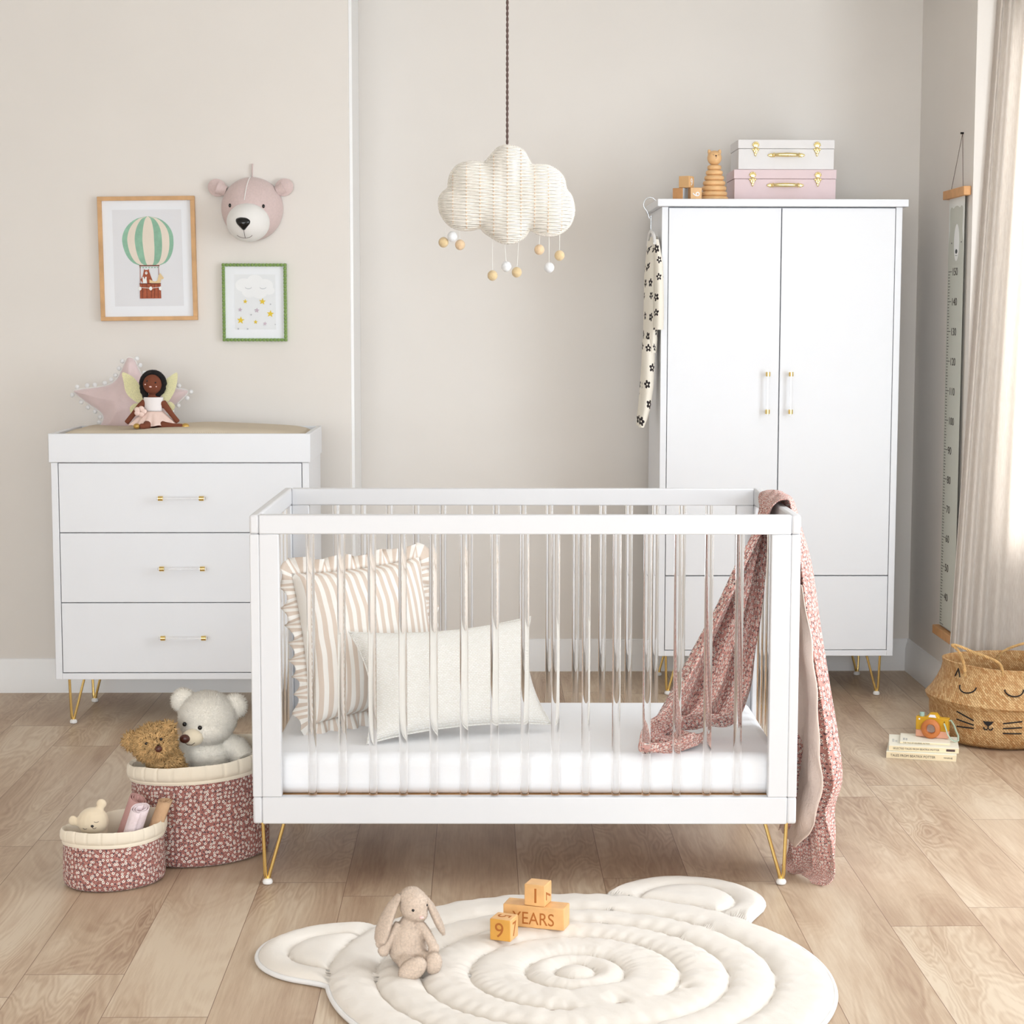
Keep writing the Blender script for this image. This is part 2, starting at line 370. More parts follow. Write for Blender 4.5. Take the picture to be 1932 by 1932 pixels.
def blob(mb, voxel, smooth=3):
    """union of closed shapes as one continuous skin"""
    me = mb.mesh('tmp'); o = bpy.data.objects.new('tmp', me); COL.objects.link(o)
    k = o.modifiers.new('r', 'REMESH'); k.mode = 'VOXEL'; k.voxel_size = voxel; k.use_smooth_shade = True
    k = o.modifiers.new('s', 'SMOOTH'); k.iterations = smooth; k.factor = .5
    dg = bpy.context.evaluated_depsgraph_get(); dg.update()
    out = bpy.data.meshes.new_from_object(o.evaluated_get(dg)); bpy.data.objects.remove(o)
    for p in out.polygons: p.use_smooth = True
    return out
def fur(me, count, length, wid, droop=.3, curl=.5, seed=1, skip=None):
    """thin tapering tufts all over a skin, returned as a builder together with the skin"""
    rnd = random.Random(seed); me.calc_loop_triangles()
    tris = [(t.area, t) for t in me.loop_triangles]; tot = sum(a for a, _ in tris); out = MB()
    out.add([v.co.copy() for v in me.vertices], [tuple(p.vertices) for p in me.polygons], smooth=True)
    vs = []; fs = []; acc = 0; step = tot/count; nxt = rnd.random()*step
    for a, t in tris:
        acc += a
        while nxt < acc:
            nxt += step
            A, B, C = (me.vertices[i].co for i in t.vertices); u, v = rnd.random(), rnd.random()
            if u+v > 1: u, v = 1-u, 1-v
            p = A+(B-A)*u+(C-A)*v; n = Vector(t.normal)
            if skip and skip(p): continue
            q = (n+Vector((rnd.uniform(-1, 1), rnd.uniform(-1, 1), rnd.uniform(-1, 1)-droop))*curl).normalized()
            tx = n.cross(Vector((rnd.uniform(-1, 1), rnd.uniform(-1, 1), rnd.uniform(-1, 1)))).normalized(); ty = n.cross(tx)
            L = length*rnd.uniform(.6, 1.2); w = wid*rnd.uniform(.7, 1.2); base = p-n*w*.5; o = len(vs)
            mid = base+(n*.5+q*.5)*L*.5; tip = mid+(q+Vector((rnd.uniform(-1, 1), rnd.uniform(-1, 1), rnd.uniform(-1, 1)))*curl*.6).normalized()*L*.5
            for kk in range(3):
                th = 2*PI*kk/3; vs.append(base+(tx*cos(th)+ty*sin(th))*w)
            for kk in range(3):
                th = 2*PI*kk/3; vs.append(mid+(tx*cos(th)+ty*sin(th))*w*.7)
            vs.append(tip)
            for kk in range(3): j = (kk+1) % 3; fs += [(o+kk, o+j, o+3+j, o+3+kk), (o+3+kk, o+3+j, o+6)]
    return out.add(vs, fs, smooth=True, mi=1)
def link_mesh(name, me, m, parent):
    me.name = name; me.materials.clear(); me.materials.append(m); o = bpy.data.objects.new(name, me); COL.objects.link(o)
    if parent: o.parent = parent
    return o
def plush(mb, voxel, name, m, parent, hairs=0, length=.006, wid=.0009, **k):
    me = blob(mb, voxel)
    if not hairs: return link_mesh(name, me, m, parent)
    f = fur(me, hairs, length, wid, **k); me2 = f.mesh(name); nv = len(me.vertices); skin_n = [v.normal.copy() for v in me.vertices]
    from mathutils.kdtree import KDTree
    kd = KDTree(nv)
    for i, v in enumerate(me.vertices): kd.insert(v.co, i)
    kd.balance(); nn = []
    for i, v in enumerate(me2.vertices):
        if i < nv: nn.append(skin_n[i])
        else: nn.append((skin_n[kd.find(v.co)[1]]+v.normal*.95).normalized())
    me2.normals_split_custom_set_from_vertices(nn); bpy.data.meshes.remove(me)
    o = link_mesh(name, me2, m, parent); me2.materials.append(M[TUFT[m.name]]); return o

def furmat(name, c, var, scale, tl=.3):
    k = NT(name); o = k.tc(); hi = lin(c); lo = tuple(v*(1-var) for v in hi[:3])+(1,)
    cc_ = k.ramp(k.noise(o, scale, 3, .6), [(.35, lo), (.62, hi)])
    d = k.n('BsdfDiffuse'); tr = k.n('BsdfTranslucent'); mx = k.n('MixShader'); mx.inputs[0].default_value = tl
    k.l(cc_, d.inputs[0]); k.l(cc_, tr.inputs[0]); k.l(d.outputs[0], mx.inputs[1]); k.l(tr.outputs[0], mx.inputs[2]); k.l(mx.outputs[0], k.out.inputs[0])
    return k.m
for k_, c_, v_, q_ in (('w', (255, 248, 236), .06, 130), ('b', (232, 190, 134), .45, 75), ('r', (228, 208, 190), .16, 200)):
    nm_ = {'w': 'ivory_plush', 'b': 'honey_curly_plush', 'r': 'taupe_velour_plush'}[k_]
    M['fur_'+k_] = furmat(nm_, c_, v_, q_, 0); M['fur_'+k_].name = nm_; M['tuft_'+k_] = furmat(nm_+'_tufts', c_, v_, q_, .3)

TUFT = {'ivory_plush': 'tuft_w', 'honey_curly_plush': 'tuft_b', 'taupe_velour_plush': 'tuft_r', 'black_wool_hair': 'hairb'}
def text(name, s, size, origin, xd, up, m, parent, ext=.0004, align='LEFT', sx=1.0):
    cu = bpy.data.curves.new('t', 'FONT'); cu.body = s; cu.size = size; cu.extrude = ext; cu.align_x = align
    o = bpy.data.objects.new('t', cu); COL.objects.link(o); dg = bpy.context.evaluated_depsgraph_get(); dg.update()
    me = bpy.data.meshes.new_from_object(o.evaluated_get(dg)); bpy.data.objects.remove(o)
    xd = Vector(xd).normalized(); up = Vector(up).normalized(); nz = xd.cross(up)
    R = Matrix(((xd.x*sx, up.x, nz.x, origin[0]), (xd.y*sx, up.y, nz.y, origin[1]), (xd.z*sx, up.z, nz.z, origin[2]), (0, 0, 0, 1)))
    me.transform(R); return link_mesh(name, me, m, parent)

def cp(o, parent=None):
    c = o.copy(); COL.objects.link(c)
    if parent: c.parent = parent
    for ch in list(o.children): cp(ch, c)
    return c

# ================================================================== THE ROOM
H = 2.9
XL, YB, YL, XS, XR = -3.6, 8.035, 7.59, -.523, 1.851
b = MB(); b.box(-3.9, 3.1, -4.3, 8.3, -.06, 0); struct(b.build('floor', M['floor']))
b = MB(); b.box(-3.9, 3.1, -4.3, 8.3, H, H+.1); struct(b.build('ceiling', M['ceil']))
b = MB(); b.box(XS-.1, XR+.2, YB, YB+.15, 0, H); struct(b.build('wall_back', M['wallm']))
b = MB(); b.box(XL, XS, YL, YB+.15, 0, H); struct(b.build('wall_alcove', M['wallm'], bevel=.003))
b = MB(); b.box(XL-.15, XL, -4.0, 8.2, 0, H); struct(b.build('wall_left', M['wallm']))
b = MB()                                            # right wall with a bay of windows
b.box(XR, 2.0, 7.15, 8.2, 0, H)
b.box(XR, XR+.15, -4.0, 2.4, 0, H)
struct(b.build('wall_right', M['wallm']))
b = MB(); b.box(2.0, 2.65, 7.15, 7.28, 0, .62); b.box(2.0, 2.65, 7.15, 7.28, 2.62, H)
b.box(2.65, 2.8, 2.4, 7.28, 0, .5); b.box(2.65, 2.8, 2.4, 7.28, 2.7, H); b.box(2.65, 2.8, 5.7, 7.28, .5, 2.7); b.box(2.65, 2.8, 3.98, 4.1, .5, 2.7)
b.box(1.95, 2.8, 2.25, 2.4, 0, H)
struct(b.build('wall_bay', M['wallm']))
b = MB(); b.box(XL, -3.3, -4.15, -4.0, 0, H); b.box(-3.3, 1.6, -4.15, -4.0, 0, .4); b.box(-3.3, 1.6, -4.15, -4.0, 2.8, H); b.box(1.6, 2.0, -4.15, -4.0, 0, H)  # opening in this unseen wall is added for the frontal fill
struct(b.build('wall_front', M['wallm']))
b = MB(); b.box(XS, XS+.012, YL+.02, YB-.001, .14, H); struct(b.build('return_board', M['trim']))  # white board added over the return face, lighter than the wall paint
# windows: frames in the openings
def window(n, pts, z0, z1):
    w = thing('window_%d' % n, ((pts[0][0]+pts[1][0])/2, (pts[0][1]+pts[1][1])/2, z0), None, None); struct(w)
    a, c = Vector((*pts[0], 0)), Vector((*pts[1], 0)); d = c-a; L = d.length; ang = math.atan2(d.y, d.x)
    f = MB()
    for (x0, x1, q0, q1) in ((-L/2, L/2, 0, .06), (-L/2, L/2, z1-z0-.06, z1-z0), (-L/2, -L/2+.06, .06, z1-z0-.06), (L/2-.06, L/2, .06, z1-z0-.06), (-.03, .03, .06, z1-z0-.06)):
        f.box(x0, x1, -.03, .03, q0, q1)
    o = f.build('window_frame', M['trim'], w, bevel=.004); w.rotation_euler = (0, 0, ang)
    return w
window(1, ((2.0, 7.215), (2.65, 7.215)), .62, 2.62)
window(2, ((2.725, 4.1), (2.725, 5.7)), .5, 2.7)
window(3, ((2.725, 2.4), (2.725, 3.98)), .5, 2.7)
window(4, ((-3.3, -4.07), (1.6, -4.07)), .4, 2.8)  # unseen window added behind the camera for soft frontal light

# skirting boards
def skirting(name, a, c, inward):
    a, c = Vector((*a, 0)), Vector((*c, 0)); d = (c-a).normalized(); nrm = Vector((*inward, 0))
    prof = [(0, 0), (.018, 0), (.018, .098), (.014, .106), (.014, .112), (.008, .124), (.006, .137), (0, .139)]
    vs = [e+nrm*p+Vector((0, 0, z)) for e in (a, c) for p, z in prof]; n = len(prof)
    fs = [(i, i+1, n+i+1, n+i) for i in range(n-1)]+[tuple(range(n)), tuple(range(2*n-1, n-1, -1))]
    m = MB().add(vs, fs); struct(m.build(name, M['trim']))
skirting('baseboard_alcove', (XL, YL), (XS+.018, YL), (0, -1))
skirting('baseboard_return', (XS, YL), (XS, YB), (1, 0))
skirting('baseboard_back', (XS, YB), (XR, YB), (0, -1))
skirting('baseboard_right', (XR, YB), (XR, 7.15), (-1, 0))
skirting('baseboard_left', (XL, -4.0), (XL, YL), (1, 0))

# ================================================================== CRIB
crib = thing('crib', (-.609, 4.928, 0), 'white crib with clear acrylic rods on gold hairpin legs, in the middle of the room', 'crib', rot=(0, 0, -.01378))
L, D, ZT, ZB = 1.45, .795, 1.005, .1755
def bx(name, x0, x1, y0, y1, z0, z1, par=crib, m='crib', bev=.003): return MB().box(x0, x1, y0, y1, z0, z1).build(name, M[m], par, bevel=bev)
RH, BH, ST, EW = .051, .073, .052, .025
for y0 in (0, D-.03):
    y1 = y0+.03
    bx('top_rail', EW, L-EW, y0, y1, ZT-RH, ZT); bx('bottom_rail', EW, L-EW, y0, y1, ZB, ZB+BH)
    for x0 in (EW, L-EW-ST): bx('upright', x0, x0+ST, y0, y1, ZB+BH, ZT-RH)
    for i in range(15):
        x = EW+ST+(L-2*EW-2*ST)*(i+1)/16
        MB().cyl((x, y0+.015, ZB+BH-.002), (x, y0+.015, ZT-RH+.002), .0112, 28).build('rod', M['acrylic'], crib, weld=True)
for x0 in (0, L-EW):
    x1 = x0+EW
    bx('end_top_rail', x0, x1, 0, D, ZT-RH, ZT, bev=.006); bx('end_bottom_rail', x0, x1, 0, D, ZB, ZB+BH, bev=.006)
    for y0 in (0, D-.055): bx('end_upright', x0, x1, y0, y0+.055, ZB+BH, ZT-RH)
    for i in range(7):
        y = .055+(D-.11)*(i+1)/8
        MB().cyl((x0+.0125, y, ZB+BH-.002), (x0+.0125, y, ZT-RH+.002), .0112, 28).build('rod', M['acrylic'], crib, weld=True)
bx('mattress_support', EW+.002, L-EW-.002, .032, D-.032, .225, .243, bev=.002, m='oak')
def hairpin(par, x, y, ztop, dx, dy, spread, r=.0049, name='leg'):
    """two gold rods meeting in a white cap; (dx,dy) point inward"""
    m = MB(); fx, fy = x+dx*.004, y+dy*.004
    m.tube([(x, y, ztop), (fx, fy, .03), (fx+dx*.003, fy+dy*.003, .012), (fx+dx*.009, fy+dy*.004, .012), (fx+dx*.012, fy+dy*.004, .03), (x+dx*spread, y+dy*.012, ztop)], r, 10)
    m.box(min(x-dx*.012, x+dx*(spread+.012)), max(x-dx*.012, x+dx*(spread+.012)), min(y-dy*.012, y+dy*.03), max(y-dy*.012, y+dy*.03), ztop-.003, ztop)
    o = m.build(name, M['gold'], par)
    MB().lathe([(.006, 0), (.0125, .002), (.014, .007), (.0125, .012), (.008, .016)], 16, X=TR(fx+dx*.006, fy+dy*.003, 0)).build('foot_cap', M['foot'], o)
for (x, y, dx, dy) in ((.022, .03, 1, 1), (L-.022, .03, -1, 1), (.022, D-.03, 1, -1), (L-.022, D-.03, -1, -1)):
    hairpin(crib, x, y, ZB, dx, dy, .058)

def pillow_fn(w, h, t, pinch=.06, wr=.004, seed=0, sag=0):
    """returns fn(u,v,side) for a stuffed cushion in xz, front at -y, origin at the bottom centre"""
    def fn(u, v, sd):
        x, z = (u-.5), (v-.5); ex, ez = 1-abs(2*x)**2.6, 1-abs(2*z)**2.6
        k = 1-pinch*(1-(2*z)**2)*0; px = x*w*(1-pinch*(1-abs(2*z)**2)*abs(2*x)); pz = z*h*(1-pinch*(1-abs(2*x)**2)*abs(2*z))
        th = t/2*(max(0, ex)*max(0, ez))**.42
        n = noise.noise(Vector((x*7+seed, z*7, sd)))*wr+noise.noise(Vector((x*16+seed, z*5, sd+3)))*wr*.6
        pz += sag*(4*x*x)*(v)
        return Vector((px, -sd*(th+n*min(1, th/.02)), pz+h/2))
    return fn
def cushion(name, m, par, w, h, t, X=None, n=36, **k):
    fn = pillow_fn(w, h, t, **k); b = MB()
    for sd in (1, -1): b.grid(lambda u, v: fn(u, v, sd), n, n, uvf=lambda u, v: (u*w, v*h), X=X)
    return b.build(name, m, par, weld=True), fn

# crib mattress
mt = MB()
nx, ny = 60, 30
def mat_fn(u, v):
    x0, x1, y0, y1 = EW+.006, L-EW-.006, .038, D-.038
    return u, v
mb_ = MB(); mb_.box(-.695, .695, -.357, .357, 0, .112)
mattress = mb_.build('mattress', M['sheet'], None, bevel=.034, seg=6)
mattress.location = Matrix.Translation((-.609, 4.928, 0)) @ Matrix.Rotation(-.01378, 4, 'Z') @ Vector((L/2, D/2, .243)); mattress.rotation_euler = (0, 0, -.01378)
for p in mattress.data.polygons: p.use_smooth = True
tag(mattress, 'white mattress in a fitted cotton sheet lying inside the crib', 'mattress')
MT = .356

# striped ruffled cushion, standing against the left end
A, B = Vector((-.505, 5.20, 0)), Vector((-.105, 5.50, 0)); d = B-A; ang = math.atan2(d.y, d.x)
c = (A+B)/2
sc = thing('striped_cushion', (c.x, c.y, MT+.022), 'beige and white striped cushion with a ruffled edge, standing at the crib left end', 'cushion', rot=(-.16, .02, ang))
sc.rotation_mode = 'ZYX'; sc.rotation_euler = (-.16, 0, ang)
sc.matrix_world = Matrix.Translation((c.x, c.y, MT+.030)) @ RZ(ang) @ RX(-.17) @ RY(-.03)
sc.rotation_mode = 'XYZ'; mw = Matrix.Translation((c.x, c.y, MT+.030)) @ RZ(ang) @ RX(-.17) @ RY(-.03); sc.rotation_euler = mw.to_euler('XYZ'); sc.location = mw.to_translation()
CW, CHt = .44, .43
o, fn = cushion('cushion_cover', M['stripe'], sc, CW, CHt, .17, seed=2, wr=.006, pinch=.05)
def edge_pt(s):                    # s 0..4 around the seam
    k = int(s) % 4; t = s-int(s)
    u, v = [(t, 0), (1, t), (1-t, 1), (0, 1-t)][k]; p = fn(u, v, 1); p.y = 0; return p
cen = Vector((0, 0, CHt/2)); N = 420; vs = []; us = []
for i in range(N):
    s = 4*i/N; p = edge_pt(s); q = edge_pt(s+.02); tdir = (q-p).normalized(); out = Vector((tdir.z, 0, -tdir.x))
    if out.dot(p-cen) < 0: out = -out
    dcor = min(s % 1, 1-s % 1); out = (out+(p-cen).normalized()*max(0, .12-dcor)*8).normalized()
    for j in range(5):
        w = j/4; ph = i/N*2*PI*34
        vs.append(p+out*(w*.042*(1+.12*sin(ph*.37)))+Vector((0, 1, 0))*sin(ph+.8*sin(ph*.13))*.018*w+tdir*cos(ph*1.0)*.006*w)
        us.append((i*.0042*1.6, w*.04))
fs = [(i*5+j, ((i+1) % N)*5+j, ((i+1) % N)*5+j+1, i*5+j+1) for i in range(N) for j in range(4)]
MB().add(vs, fs, us, True).build('ruffle', M['stripe'], sc, solid=.0015)

# ivory lumbar cushion leaning on it
A, B = Vector((-.305, 5.08, 0)), Vector((.19, 5.23, 0)); d = B-A; ang = math.atan2(d.y, d.x); c = (A+B)/2
mw = Matrix.Translation((c.x, c.y, MT+.012)) @ RZ(ang) @ RX(-.50) @ RY(-.035)
lc = thing('lumbar_cushion', mw.to_translation(), 'ivory waffle-weave oblong cushion leaning on the striped cushion in the crib', 'cushion', rot=mw.to_euler('XYZ'))
o, fn = cushion('cushion_cover', M['waffle'], lc, .54, .325, .13, seed=7, wr=.004, pinch=.14)
pts = []
for i in range(120):
    s = 4*i/120; k = int(s); t = s-k; u, v = [(t, 0), (1, t), (1-t, 1), (0, 1-t)][k]; p = fn(u, v, 1); p.y = 0; pts.append(p)
MB().tube(pts, .0024, 6, closed=True).build('seam_piping', M['waffle'], lc)

# ------------------------------------------------ floral blanket over the right end
def sheet(rows, nu, nv, wave, seed):
    """rows: (centre, half width vector, fold amplitude, fold direction)"""
    n = len(rows)-1
    def cr(a, b_, c_, d_, t): return .5*((2*b_)+(c_-a)*t+(2*a-5*b_+4*c_-d_)*t*t+(3*b_-a-3*c_+d_)*t*t*t)
    R = [(Vector(r[0]), Vector(r[1]), r[2], Vector(r[3])) for r in rows]
    def f(u, v):
        x = v*n; i = min(int(x), n-1); t = x-i; g = [R[max(0, i-1)], R[i], R[i+1], R[min(n, i+2)]]
        C = cr(g[0][0], g[1][0], g[2][0], g[3][0], t); W = cr(g[0][1], g[1][1], g[2][1], g[3][1], t)
        A_ = cr(g[0][2], g[1][2], g[2][2], g[3][2], t); Dn = g[1][3]*(1-t)+g[2][3]*t
        s = 2*u-1; ph = wave*s*PI+seed+.7*sin(v*5+seed)
        wv = sin(ph)+.35*sin(2.3*ph+v*6)
        nn = noise.noise(Vector((u*6, v*9, seed)))*.012
        return C+W*s+Dn*(A_*1.25*wv+nn)
    return f
bl = thing('blanket', (.84, 5.28, 1.006), 'dusty pink floral muslin blanket hanging over the right end of the crib', 'blanket')
base = Vector((.84, 5.28, 1.006))
def rel(rows): return [(Vector(r[0])-base, r[1], r[2], r[3]) for r in rows]
Xp, Zp, Yp = (1, 0, 0), (0, 0, 1), (0, 1, 0)
inside = rel([((.60, 5.03, .388), (.03, .05, .0), .010, Zp), ((.54, 5.00, .374), (.06, .06, 0), .010, Zp), ((.475, 5.03, .385), (.05, .09, .01), .014, Zp), ((.50, 5.06, .415), (.07, .09, .01), .018, Zp),
    ((.585, 5.08, .425), (.115, .08, -.02), .022, (.1, -.7, .7)), ((.640, 5.11, .50), (.112, .05, -.02), .026, (.1, -1, .2)), ((.680, 5.16, .60), (.095, .05, -.01), .026, (.1, -1, 0)), ((.725, 5.20, .72), (.070, .06, -.01), .022, (.1, -1, 0)), ((.762, 5.24, .86), (.040, .09, 0), .014, (.5, -1, 0)),
    ((.792, 5.27, .96), (.012, .13, 0), .007, Xp), ((.804, 5.28, 1.008), (.0, .14, 0), .005, Xp), ((.828, 5.28, 1.026), (0, .14, 0), .004, Zp), ((.856, 5.28, 1.018), (0, .14, 0), .004, Xp),
    ((.872, 5.26, .95), (.000, -.14, 0), .006, Xp), ((.888, 5.24, .86), (.006, -.14, 0), .009, Xp), ((.898, 5.22, .76), (.012, -.14, 0), .013, Xp), ((.908, 5.20, .64), (.018, -.14, 0), .016, Xp),
    ((.918, 5.17, .50), (.026, -.14, 0), .018, Xp), ((.926, 5.14, .38), (.036, -.14, -.01), .020, Xp), ((.930, 5.12, .28), (.046, -.14, -.015), .018, Xp), ((.915, 5.10, .20), (.034, -.13, -.01), .016, Xp), ((.908, 5.06, .12), (.045, -.12, 0), .013, Xp), ((.905, 5.03, .045), (.05, -.11, 0), .008, Xp), ((.885, 5.00, .012), (.045, -.09, 0), .003, Zp), ((.865, 5.01, .008), (.035, -.07, 0), .001, Zp)])
# keep the half widths turning the same way on both sides of the rail
inside = [(c_, (Vector(w_) if k < 13 else -Vector(w_)*1.0), a_, d_) for k, (c_, w_, a_, d_) in enumerate(inside)]
f1 = sheet(inside, 1, 1, 2.6, 1.3)
MB().grid(f1, 110, 260, uvf=lambda u, v: (u*.44, v*2.2)).build('floral_cloth', M['floral_b'], bl, solid=.003)
lin_rows = rel([((.868, 5.14, .80), (.000, .10, 0), .002, Xp), ((.878, 5.12, .66), (-.002, .15, 0), .005, Xp), ((.890, 5.11, .50), (-.006, .17, 0), .006, Xp), ((.895, 5.11, .34), (-.010, .18, 0), .007, Xp), ((.888, 5.11, .22), (-.010, .17, 0), .006, Xp), ((.870, 5.10, .13), (-.006, .13, 0), .004, Xp), ((.850, 5.10, .085), (-.01, .09, 0), .003, Zp)])
MB().grid(sheet(lin_rows, 1, 1, 1.3, .4), 40, 90, uvf=lambda u, v: (u*.3, v*.8)).build('muslin_lining', M['muslin'], bl, solid=.003)

# ================================================================== DRESSER
def pull(par, x, z, y, length, horiz=True):
    """clear bar through two gold collars on posts"""
    if horiz: e = Vector((1, 0, 0))
    else: e = Vector((0, 0, 1))
    c = Vector((x, y-.032, z)); a = length/2
    h = MB().cyl(c-e*(a+.014), c+e*(a+.014), .0058, 16).build('handle', M['acrylic'], par, weld=True)
    for s in (-1, 1):
        q = c+e*a*s
        m = MB().cyl(q-e*.0085, q+e*.0085, .0092, 20).cyl(q, (q.x, y, q.z), .0045, 12)
        m.build('handle_mount', M['gold'], h)
DX, DY, DWd, DDp = -1.583, 6.941, .948, .50
dr = thing('dresser', (DX, DY, 0), 'white three-drawer changing dresser on gold hairpin legs against the left wall', 'dresser')
dz0, dz1, dzt = .177, .987, 1.094
b = MB(); b.box(0, .025, 0, DDp, dz0, dz1); b.box(DWd-.025, DWd, 0, DDp, dz0, dz1); b.box(.025, DWd-.025, 0, DDp, dz0, dz0+.024); b.box(.025, DWd-.025, .03, DDp, dz0+.024, dz1)
b.build('body', M['white'], dr, bevel=.0015)
for i, (z0, z1, hz) in enumerate(((.7285, .9850, .8573), (.4675, .7255, .5965), (.2040, .4645, .3377))):
    w = MB().box(.0275, DWd-.0275, .0, .029, z0, z1).build('drawer', M['white'], dr, bevel=.0015)
    pull(w, .4805, hz, 0, .150)
b = MB(); b.box(-.006, DWd+.006, -.008, .012, dz1+.001, dzt); b.box(-.006, DWd+.006, DDp-.016, DDp, dz1+.001, dzt); b.box(-.006, .014, .012, DDp-.016, dz1+.001, dzt); b.box(DWd-.014, DWd+.006, .012, DDp-.016, dz1+.001, dzt)
b.box(.014, DWd-.014, .012, DDp-.016, dz1+.001, dz1+.012)
b.build('changing_tray', M['white'], dr, bevel=.002)
for (x, y, dx, dy) in ((.040, .045, 1, 1), (DWd-.04, .045, -1, 1), (.040, DDp-.045, 1, -1), (DWd-.04, DDp-.045, -1, -1)):
    hairpin(dr, x, y, dz0, dx, dy, .055)
# changing mat in the tray
mm = MB()
def matf(u, v):
    x = (u-.5)*.90; y = (v-.5)*.445; ed = (1-abs(2*u-1)**8)*(1-abs(2*v-1)**6)
    ridge = .009*(abs(2*v-1)**2)+.004*noise.noise(Vector((u*6, v*4, 0)))+.006*cos(u*9+1)
    return Vector((x, y, .085+.022*(ed**.4)+ridge*ed**.5-.02*(1-ed**.3)))
mm.grid(matf, 70, 40, uvf=lambda u, v: (u*.9, v*.45))
mm.box(-.445, .445, -.22, .22, 0, .07)
mat_o = mm.build('changing_mat', M['knit']); mat_o.location = (DX+DWd/2, DY+.2475, dz1+.0125)
tag(mat_o, 'beige knitted changing mat lying in the tray on top of the white dresser', 'changing mat')
MZ = dz1+.0125+.105

# star cushion
u12 = .002053/6.44
def star_pt(cx, cy): return Vector(((cx-900)*u12, 0, -(cy-1040)*u12))
outl = [(890, 150), (960, 180), (1010, 290), (1090, 420), (1240, 500), (1440, 520), (1610, 560), (1500, 690), (1390, 780), (1320, 870), (1290, 960), (1330, 1130), (1180, 1100), (980, 1010), (780, 1050), (600, 1090), (470, 1150), (520, 1010), (575, 900), (540, 820), (440, 750), (330, 670), (215, 570), (300, 535), (480, 515), (640, 480), (740, 410), (800, 300), (850, 190)]
def smooth_loop(pts, sub=4):
    n = len(pts); out = []
    for i in range(n):
        a, b_, c_, d_ = (Vector(pts[(i+k-1) % n]) for k in range(4))
        for j in range(sub):
            t = j/sub; out.append(.5*((2*b_)+(c_-a)*t+(2*a-5*b_+4*c_-d_)*t*t+(3*b_-a-3*c_+d_)*t*t*t))
    return out
loop = smooth_loop(outl, 4)
st = thing('star_cushion', (at(243, 800, 7.30).x, 7.32, MZ-.022), 'pale pink velvet star cushion edged with white pompoms, behind the doll on the dresser', 'cushion', rot=(-.10, 0, 0))
cc = Vector((880, 720)); b = MB()
def starf(sd):
    vs = []; us = []; R_ = 14; n = len(loop)
    def mind(p): return min((p-q).length for q in loop)
    for i, p in enumerate(loop):
        for j in range(R_+1):
            t = j/R_; q = cc+(p-cc)*t; dd = mind(q)
            th = .062*min(1, dd/230)**.55 if j < R_ else 0
            w = noise.noise(Vector((q.x*.006, q.y*.006, sd)))*.010
            v = star_pt(q.x, q.y); v.y = -sd*(th+w*min(1, th/.03)); vs.append(v); us.append((v.x, v.z))
    fs = [(i*(R_+1)+j, ((i+1) % n)*(R_+1)+j, ((i+1) % n)*(R_+1)+j+1, i*(R_+1)+j+1) for i in range(n) for j in range(R_)]
    b.add(vs, fs, us, True)
starf(1); starf(-1)
b.build('star_cover', M['velvet'], st, weld=True)
n = len(loop); trimline = [star_pt(p.x, p.y) for p in loop]
MB().tube(trimline, .0022, 6, closed=True).build('edge_cord', M['string'], st)
acc = 0; last = 0; balls = 0
for i in range(n):
    p, q = loop[i], loop[(i+1) % n]; acc += (q-p).length
    if acc > 88:
        acc = 0; t = (q-p).normalized(); nr = Vector((-t.y, t.x)); nr = nr if nr.dot(p-cc) > 0 else -nr
        e = p+nr*(26+10*random.random())
        if e.y > 1045: continue
        w = star_pt(e.x, e.y); e0 = star_pt(p.x, p.y)
        MB().ell(w, (.0088, .0088, .0088), n=14, m=8).tube([e0, w], .001, 5).build('pompom', M['pom'], st)

# doll
ud = .002025/12.88
doll = thing('fairy_doll', (at(290, 805, 7.13).x, 7.13, MZ+.007), 'brown-skinned rag doll with gold wings and a blush skirt, sitting on the changing mat', 'doll')
def dp(cx, cy, y=0): return Vector(((cx-880)*ud, y, (1470-cy)*ud))
b = MB()
b.ell(dp(880, 470, -.01), (230*ud, 220*ud, 240*ud)); b.tube([dp(860, 650, -.004), dp(860, 820)], .011, 10)
b.ell(dp(890, 960), (.034, .022, .045)); b.ell(dp(880, 1300, .0), (.045, .035, .035))
b.tube([dp(690, 890), dp(560, 1000, -.005), dp(400, 1200, -.01), dp(240, 1400, -.012)], [.014, .012, .010, .010], 10)
b.tube([dp(1100, 900), dp(1200, 1020, -.005), dp(1350, 1220, -.01), dp(1480, 1380, -.012)], [.014, .012, .010, .010], 10)
b.tube([dp(950, 1380, -.01), dp(1200, 1440, -.06), dp(1420, 1450, -.07), dp(1640, 1455, -.07)], [.02, .015, .011, .010], 10)
b.tube([dp(780, 1380, -.01), dp(800, 1440, -.08), dp(760, 1440, -.10), dp(660, 1445, -.10)], [.02, .015, .011, .010], 10)
plush(b, .0035, 'body', M['skin'], doll)
